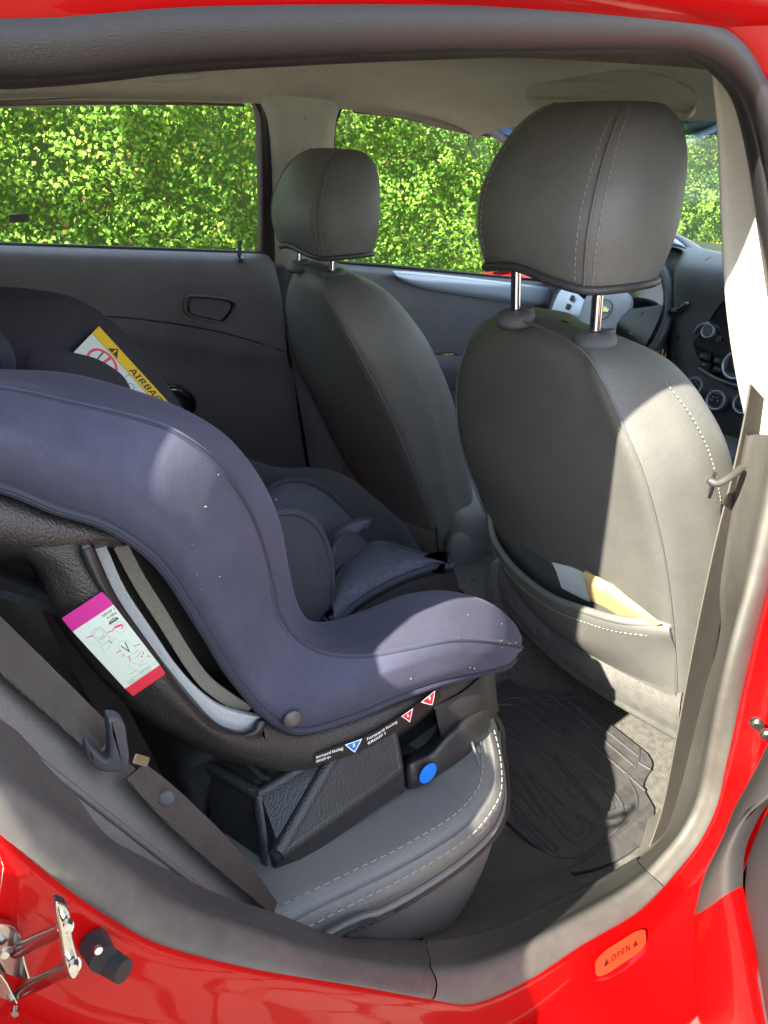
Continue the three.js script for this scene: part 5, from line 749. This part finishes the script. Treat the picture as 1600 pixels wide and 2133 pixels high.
{
  const w = thing('steering_wheel', 'dark steering wheel with grey airbag hub and silver spokes at the far side', 'steering wheel');
  const c = V(1.0, .85, -.34), n = V(-.9, .43, 0).normalize(), u = V(0, 0, 1), v = n.clone().cross(u).normalize(); if (v.y < 0) v.negate();
  const P = (r, a, d = 0) => c.clone().addScaledVector(u, r * Math.cos(a * R)).addScaledVector(v, r * Math.sin(a * R)).addScaledVector(n, d).toArray();
  part('rim', tube(Array.from({ length: 24 }, (_, i) => P(.185, i * 15)), .0155, { closed: true, n: 3, seg: 12 }), std(.04, .042, .046, { rough: .32, bump: T.leather, bs: .0005 }), w);
  part('rim_inlay', tube(Array.from({ length: 24 }, (_, i) => P(.171, i * 15, .004)), .0025, { closed: true, n: 3 }), M.silver, w);
  const hub = part('airbag_hub', pillow([[-.075, .045], [-.04, .075], [.04, .075], [.075, .045], [.07, -.02], [.035, -.08], [-.035, -.08], [-.07, -.02]].map(([a, b]) => c.clone().addScaledVector(u, a).addScaledVector(v, b).addScaledVector(n, .008).toArray()), n.toArray(), .028, .02, { pw: .35 }), std(.3, .315, .33, { rough: .5, bump: T.grain, bs: .0003 }), w, 'grey airbag cover');
  const e = (a, b, d) => c.clone().addScaledVector(u, a + .012).addScaledVector(v, b + .012).addScaledVector(n, d).toArray();
  part('emblem_ring', tube(Array.from({ length: 20 }, (_, i) => e(.027 * Math.cos(i / 20 * 6.283), .027 * Math.sin(i / 20 * 6.283), .037)), .0013, { closed: true, n: 2 }), M.black, hub);
  part('emblem', plate(e(0, 0, .036), [0, 0, 1], v.toArray(), [[-.022, -.006], [-.009, -.006], [-.011, -.010], [.008, -.010], [.010, -.006], [.024, -.006], [.022, .006], [.009, .006], [.011, .010], [-.008, .010], [-.010, .006], [-.024, .006]].map(([a, b]) => [a * .8 + b * .3, b * .8]), .0015, .0004), std(.6, .5, .2, { rough: .3, metal: .7 }), hub, 'bow-tie emblem');
  for (const s of [1, -1]) {
    part('spoke', loft([.06, .1, .14, .178].map((r) => [P(r, s > 0 ? 20 : 160, .01), P(r, s > 0 ? 8 : 172, .016), P(r, s > 0 ? -12 : 192, .016), P(r, s > 0 ? -24 : 204, .008)]), { nu: 3, nv: 3, t: .008 }), s > 0 ? M.black : M.silver, w);
    part('spoke_accent', loft([.07, .12, .175].map((r, i) => [P(r, s > 0 ? -34 - i * 5 : 214 + i * 5, .014), P(r, s > 0 ? -44 - i * 5 : 224 + i * 5, .016), P(r, s > 0 ? -54 - i * 3 : 234 + i * 3, .01)]), { nu: 3, nv: 3, t: .006 }), M.silver, w);
    for (let i = 0; i < 3; i++) part('wheel_button', aim(box(.016, .006, .012, 0, 0, 0, .002), P(.12, s > 0 ? 12 - i * 12 : 168 + i * 12, .021), n.toArray()), M.black, w);
  }
}
{
  const k = thing('key_bunch', 'key with a bunch of rings hanging from the ignition', 'keys');
  const p = [.975,.794,-.135];
  part('key', [rod([.99,.796,-.167], p, .004, 10), aim(box(.01, .026, .008, 0, 0, 0, .003), [.978,.793,-.137], [.2, -.5, .8])], M.black, k);
  part('key_mark', aim(cyl(.0032, .0032, .006, 10), [.975,.803,-.146], [-.9, .2, .3]), std(.6, .03, .05, { rough: .4 }), k);
  const gold = std(.42, .26, .12, { rough: .3, metal: 1 });
  const rings = [[[.97,.804,-.118], .012, gold, [.3, .2, 1]], [[.97,.772,-.125], .010, M.chrome, [1, .2, .3]], [[.97,.771,-.115], .012, M.steel, [-.6, .4, .7]], [[.97,.754,-.124], .009, M.chrome, [.3, .9, .5]], [[.97,.75,-.112], .010, M.steel, [1, 0, -.5]]];
  for (const [q, r, m, d] of rings) part('key_ring', aim(new THREE.TorusGeometry(r, .0014, 6, 22).rotateX(Math.PI / 2), q, d), m, k);
}
{
  const t = thing('centre_console', 'black console with cup holder on the tunnel between the front seats', 'console');
  part('console_body', loft([[.40, .44, .07], [.46, .50, .085], [.6, .53, .09], [.8, .55, .10], [1.05, .62, .13]].map(([x, y, w]) => [[x, .40, w], [x, y - .02, w], [x, y, w - .02], [x, y, 0], [x, y, -w + .02], [x, y - .02, -w], [x, .40, -w]]), { nu: 4, nv: 3, t: .01 }), M.trimDark, t);
  const cup = (p, r, h) => part('cup_holder', aim(new THREE.LatheGeometry([[r * .8, -h], [r * .98, -.004], [r, .003], [r * 1.12, .005], [r * 1.16, 0], [r * .96, -h - .005], [.001, -h - .005], [.001, -h], [r * .8, -h]].map((q) => new THREE.Vector2(...q)), 32), p, [0, 1, 0]), M.trimDark, t);
  cup([.283, .43, .008], .038, .06); cup([.36, .425, .075], .034, .07);
  part('console_base', box(.24, .07, .19, .33, .395, .02, .02), M.trimDark, t);
  part('parking_brake', [tube([[.42, .49, .02], [.5, .535, .02], [.58, .58, .02]], .011), tube([[.58, .58, .02], [.66, .62, .02], [.7, .638, .02]], .016)], M.black, t);
  part('gear_lever', [rod([.85, .55, 0], [.83, .66, 0], .008), capAt(V(.828, .675, 0), .026, 14)], M.black, t);
  for (const [p, s] of [[[.283,.333,.135], 1], [[.361,.397,-.070], .7]]) {
    part('anchor_plate', aim(cyl(.034 * s, .038 * s, .006, 26), add(p, [0, -.004, 0]), [-.1, 1, .1]), M.black, t);
    part('anchor_bolt', [aim(cyl(.012 * s, .013 * s, .006, 20), add(p, [0, .002, 0]), [-.1, 1, .1]), aim(cyl(.0075 * s, .0075 * s, .014, 6), add(p, [0, .005, 0]), [-.1, 1, .1])], M.steel, t);
  }
}


// ================= loose things and belts =================
{
  // wet rubber mat with raised ribs
  const t = thing('floor_mat', 'black ribbed rubber mat, wet, on the rear floor', 'floor mat');
  const wet = tex(512, (x, y) => { const a = tn(x, y, 7, 3) + .6 * tn(x, y, 16, 5) + .4 * tn(x, y, 40, 2); return a > .18 ? .3 : .62 + .15 * tn(x, y, 60, 8); }, .45);
  const mm = std(1, 1, 1, { rough: 1, map: tone([.030, .028, .029], [.05, .047, .048], .4, [4, 14, 50], 5), bump: T.grain, bs: .0005 }); mm.roughnessMap = wet;
  const o = [[.158,.339,.149],[.185,.339,.153],[.198,.339,.167],[.199,.339,.192],[.203,.339,.219],[.236,.339,.246],[.267,.339,.278],[.269,.339,.296],[.266,.339,.445],[.262,.339,.469],[.249,.339,.486],[.212,.339,.498],[.195,.339,.51],[.181,.339,.537],[.172,.339,.547],[.128,.339,.571],[.048,.339,.568],[-.008,.339,.55],[-.024,.339,.536],[-.033,.339,.511],[-.032,.339,.488],[-.036,.339,.445],[-.036,.339,.39],[-.005,.339,.301],[.063,.339,.209]];
  const s = smooth(o, 3, true).map((p) => [p[0], -p[2]]);
  const g = plate([0, .331, 0], [1, 0, 0], [0, 0, -1], s, .007, .002); { const uv = g.attributes.uv, ps = g.attributes.position; for (let i = 0; i < uv.count; i++) uv.setXY(i, ps.getX(i), ps.getZ(i)); }
  part('mat_sheet', g, mm, t);
  const L = [[[.207,.34,.234],[.208,.34,.268],[.196,.34,.472]],[[.229,.34,.245],[.23,.34,.277],[.221,.34,.471]],[[.249,.34,.258],[.248,.34,.287],[.245,.34,.459]],[[.207,.34,.215],[.202,.34,.26],[.198,.34,.398],[.197,.34,.435]],[[.124,.34,.214],[.162,.34,.223],[.181,.34,.241],[.185,.34,.27],[.177,.34,.339],[.166,.34,.34],[.162,.34,.292],[.153,.34,.243],[.126,.34,.22]],[[.11,.34,.256],[.119,.34,.303],[.115,.34,.384],[.101,.34,.452],[.088,.34,.457],[.086,.34,.45],[.096,.34,.389],[.103,.34,.32],[.096,.34,.267]],[[.08,.34,.291],[.098,.34,.324],[.101,.34,.358]],[[.061,.34,.358],[.059,.34,.43],[.058,.34,.496],[.032,.34,.499],[.043,.34,.427],[.059,.34,.364]],[[.062,.34,.347],[.059,.34,.436],[.068,.34,.506],[.019,.34,.51],[.03,.34,.428],[.039,.34,.374],[.045,.34,.335]],[[.142,.34,.339],[.154,.34,.405],[.128,.34,.498],[.102,.34,.498],[.116,.34,.438],[.128,.34,.372]],[[.14,.34,.334],[.157,.34,.414],[.138,.34,.51],[.093,.34,.512],[.11,.34,.438],[.122,.34,.371]],[[.149,.34,.415],[.159,.34,.465],[.155,.34,.464],[.15,.34,.427]],[[.051,.34,.325],[.03,.34,.402],[.019,.34,.45],[.011,.34,.448],[.015,.34,.398],[.022,.34,.359]],[[-.001,.34,.38],[-.008,.34,.452],[-.008,.34,.502],[-.018,.34,.502],[-.018,.34,.456],[-.011,.34,.39]],[[-.018,.34,.394],[-.028,.34,.478],[-.020,.34,.51],[-.000,.34,.527],[.036,.34,.536],[.135,.34,.53],[.162,.34,.52],[.177,.34,.505],[.194,.34,.472]],[[-.024,.34,.536],[.038,.34,.54],[.177,.34,.536]],[[.205,.34,.264],[.242,.34,.279],[.269,.34,.296]],[[.195,.34,.471],[.232,.34,.467],[.26,.34,.449]],[[.233,.34,.467],[.238,.34,.489]],[[.196,.34,.473],[.193,.34,.511]]];
  for (const l of L) part('mat_rib', tube(l, .0026, { n: 6, seg: 6 }), mm, t);
}
{
  const b = thing('front_seat_belt', 'taut brown-grey belt webbing running down the near pillar to the sill', 'seat belt');
  const A = [[.073,1.092,.572],[.078,1.046,.573],[.077,.983,.576],[.071,.9,.58],[.08,.757,.582],[.098,.581,.584],[.11,.437,.586],[.099,.353,.588]], B = [[.123,1.064,.565],[.13,1.012,.567],[.13,.953,.572],[.128,.864,.577],[.146,.708,.58],[.172,.515,.583],[.176,.377,.586],[.158,.31,.588]];
  part('webbing', strap(A.map((a, i) => mix(a, B[i], .5)), A.map((a, i) => mix(B[i], a, .5).map((q, j) => (a[j] - B[i][j]) / 2)), .0022), M.web, b);
  part('webbing_edge', tube(A.map((a) => add(a, [0, 0, .0004])), .0011), std(.085, .076, .062, { rough: .8 }), b);
  const gd = part('belt_guide', tube([[.024,.999,.582],[.028,.998,.588],[.041,1.003,.592],[.065,1.006,.59]], .0042, { seg: 9 }), std(.045, .043, .04, { rough: .5 }), b, 'grey belt guide arm');
  part('tongue', plate([.048,.965,.571], [.5, .3, -.3], [-.2, .9, .2], rrect(0, 0, .03, .016, .004), .002, .0006), M.black, b);
}
{
  const b = thing('rear_seat_belt', 'rear belt webbing with buckle tongue threaded to the child seat', 'seat belt');
  const A = [[-.646,1.125,.535],[-.629,1.082,.54],[-.610,1.037,.548],[-.588,.984,.556]], B = [[-.654,1.111,.57],[-.638,1.069,.572],[-.624,1.035,.574],[-.605,.987,.576]];
  part('shoulder_webbing', strap(A.map((a, i) => mix(a, B[i], .5)), A.map((a, i) => a.map((q, j) => (q - B[i][j]) / 2)), .0022), M.web, b);
  const C = [[-.576,.95,.562],[-.563,.924,.563],[-.540,.869,.566],[-.516,.802,.569],[-.501,.747,.572],[-.486,.697,.575]], D = [[-.591,.959,.576],[-.579,.921,.578],[-.560,.87,.58],[-.537,.813,.581],[-.517,.764,.581],[-.496,.713,.581]];
  part('lap_webbing', strap(C.map((a, i) => mix(a, D[i], .5)), C.map((a, i) => a.map((q, j) => (q - D[i][j]) / 2)), .0022), M.web, b);
  part('tongue_body', plate([0, 0, .572], [1, 0, 0], [0, 1, 0], smooth([[-.609,1.000,.58],[-.606,1.002,.58],[-.601,.988,.58],[-.598,.985,.58],[-.595,.998,.58],[-.593,1.014,.58],[-.591,1.015,.58],[-.586,1.011,.58],[-.584,1.004,.58],[-.585,.992,.58],[-.586,.978,.58],[-.589,.971,.58],[-.595,.971,.58],[-.604,.977,.58],[-.608,.986,.58]], 3, true).map((p) => [p[0], p[1]]), .006, .0022), std(.045, .047, .056, { rough: .42 }), b, 'dark plastic buckle tongue');
  part('tongue_blade', plate([-.585,.966,.572], [.45, -.5, 0], [.35, .3, -.3], rrect(0, 0, .012, .006, .001), .0016, .0004), std(.3, .25, .16, { rough: .3, metal: .9 }), b);
  part('stop_button', aim(new THREE.SphereGeometry(.0055, 16, 10).scale(1, .5, 1), [-.569,.923,.574], [-.3, .4, .9]), M.trimDark, b);
}
{
  const e = thing('manila_envelope', 'buff paper envelope sticking out of the near seat pocket', 'envelope');
  const m = std(1, 1, 1, { rough: .8, bump: T.felt, bs: .0003, map: tone([.56, .40, .17], [.66, .49, .24], .2, [4, 15, 50], 3) });
  part('front_sheet', loft([[[.118,.737,.375],[.116,.743,.415],[.118,.735,.466],[.126,.72,.509]], [[.12,.717,.38],[.118,.721,.42],[.122,.716,.463],[.13,.71,.501]], [[.152,.666,.369],[.15,.672,.405],[.15,.672,.445],[.152,.675,.482]]], { nu: 4, nv: 4, t: .0012 }), m, e);
  part('back_sheet', loft([[[.126,.734,.371],[.126,.741,.391],[.126,.732,.444],[.125,.721,.505]], [[.13,.711,.377],[.132,.711,.41],[.134,.708,.455],[.138,.705,.494]], [[.162,.658,.362],[.16,.664,.398],[.16,.663,.439],[.162,.666,.476]]], { nu: 4, nv: 4, t: .0012 }), m, e);
  const w = thing('paper_wad', 'white and grey papers tucked behind the pocket hem beside the envelope', 'paper');
  part('white_sheet', loft([[[.135,.706,.3],[.132,.72,.341],[.13,.725,.372]], [[.14,.687,.309],[.138,.694,.345],[.136,.699,.375]], [[.15,.658,.314],[.15,.661,.344],[.15,.664,.372]]], { nu: 4, nv: 4, t: .002 }), std(.55, .62, .66, { rough: .6 }), w);
  part('grey_sheet', loft([[[.15,.707,.214],[.148,.702,.245],[.146,.695,.275],[.144,.72,.33],[.142,.719,.363]], [[.155,.674,.213],[.155,.67,.243],[.152,.668,.274],[.15,.686,.33],[.148,.69,.363]]], { nu: 4, nv: 4, t: .002 }), std(.05, .053, .06, { rough: .8 }), w);
}
{
  const k = thing('small_carton', 'small black and yellow carton in the far door pocket', 'box');
  const m = canvasMat(256, 128, (g) => { g.fillStyle = '#101010'; g.fillRect(0, 0, 256, 128); g.fillStyle = '#e5c01d'; g.fillRect(90, 40, 70, 60); g.fillStyle = '#ddd'; g.fillRect(175, 50, 40, 50); });
  const c = [.632,.736,-.578]; const b = part('carton', box(.07, .028, .03, 0, 0, 0), m, k); b.position.set(...c); b.rotation.z = -.12;
}
{
  const u = thing('usb_charger', 'small black power adapter with yellow plug beside the near seat', 'charger');
  const c = [.76,.693,.2];
  const m = canvasMat(128, 128, (g) => { g.fillStyle = '#26292c'; g.fillRect(0, 0, 128, 128); g.fillStyle = '#c8ccd0'; g.fillRect(40, 70, 26, 20); g.fillRect(76, 52, 22, 14); g.fillStyle = '#0a0a0a'; g.fillRect(22, 96, 24, 18); });
  const b = part('adapter', new RoundedBoxGeometry(.026, .03, .026, 2, .003), m, u); b.position.set(...c); b.rotation.set(.3, -.6, -.5);
  const p = part('plug', new RoundedBoxGeometry(.014, .016, .01, 2, .002), std(.62, .45, .14, { rough: .4 }), u); p.position.set(...[.73,.718,.2]); p.rotation.set(.3, -.6, -.5);
  part('cable', tube([[.726,.722,.2],[.708,.733,.2],[.675,.742,.21],[.655,.738,.22],[.69,.663,.22]], .002), std(.5, .42, .25, { rough: .6 }), u);
  part('cup_tray', box(.05, .02, .06, c[0] + .02, c[1] - .026, c[2] - .02, .006), M.trimDark, u);
}


renderer.render(scene, camera);
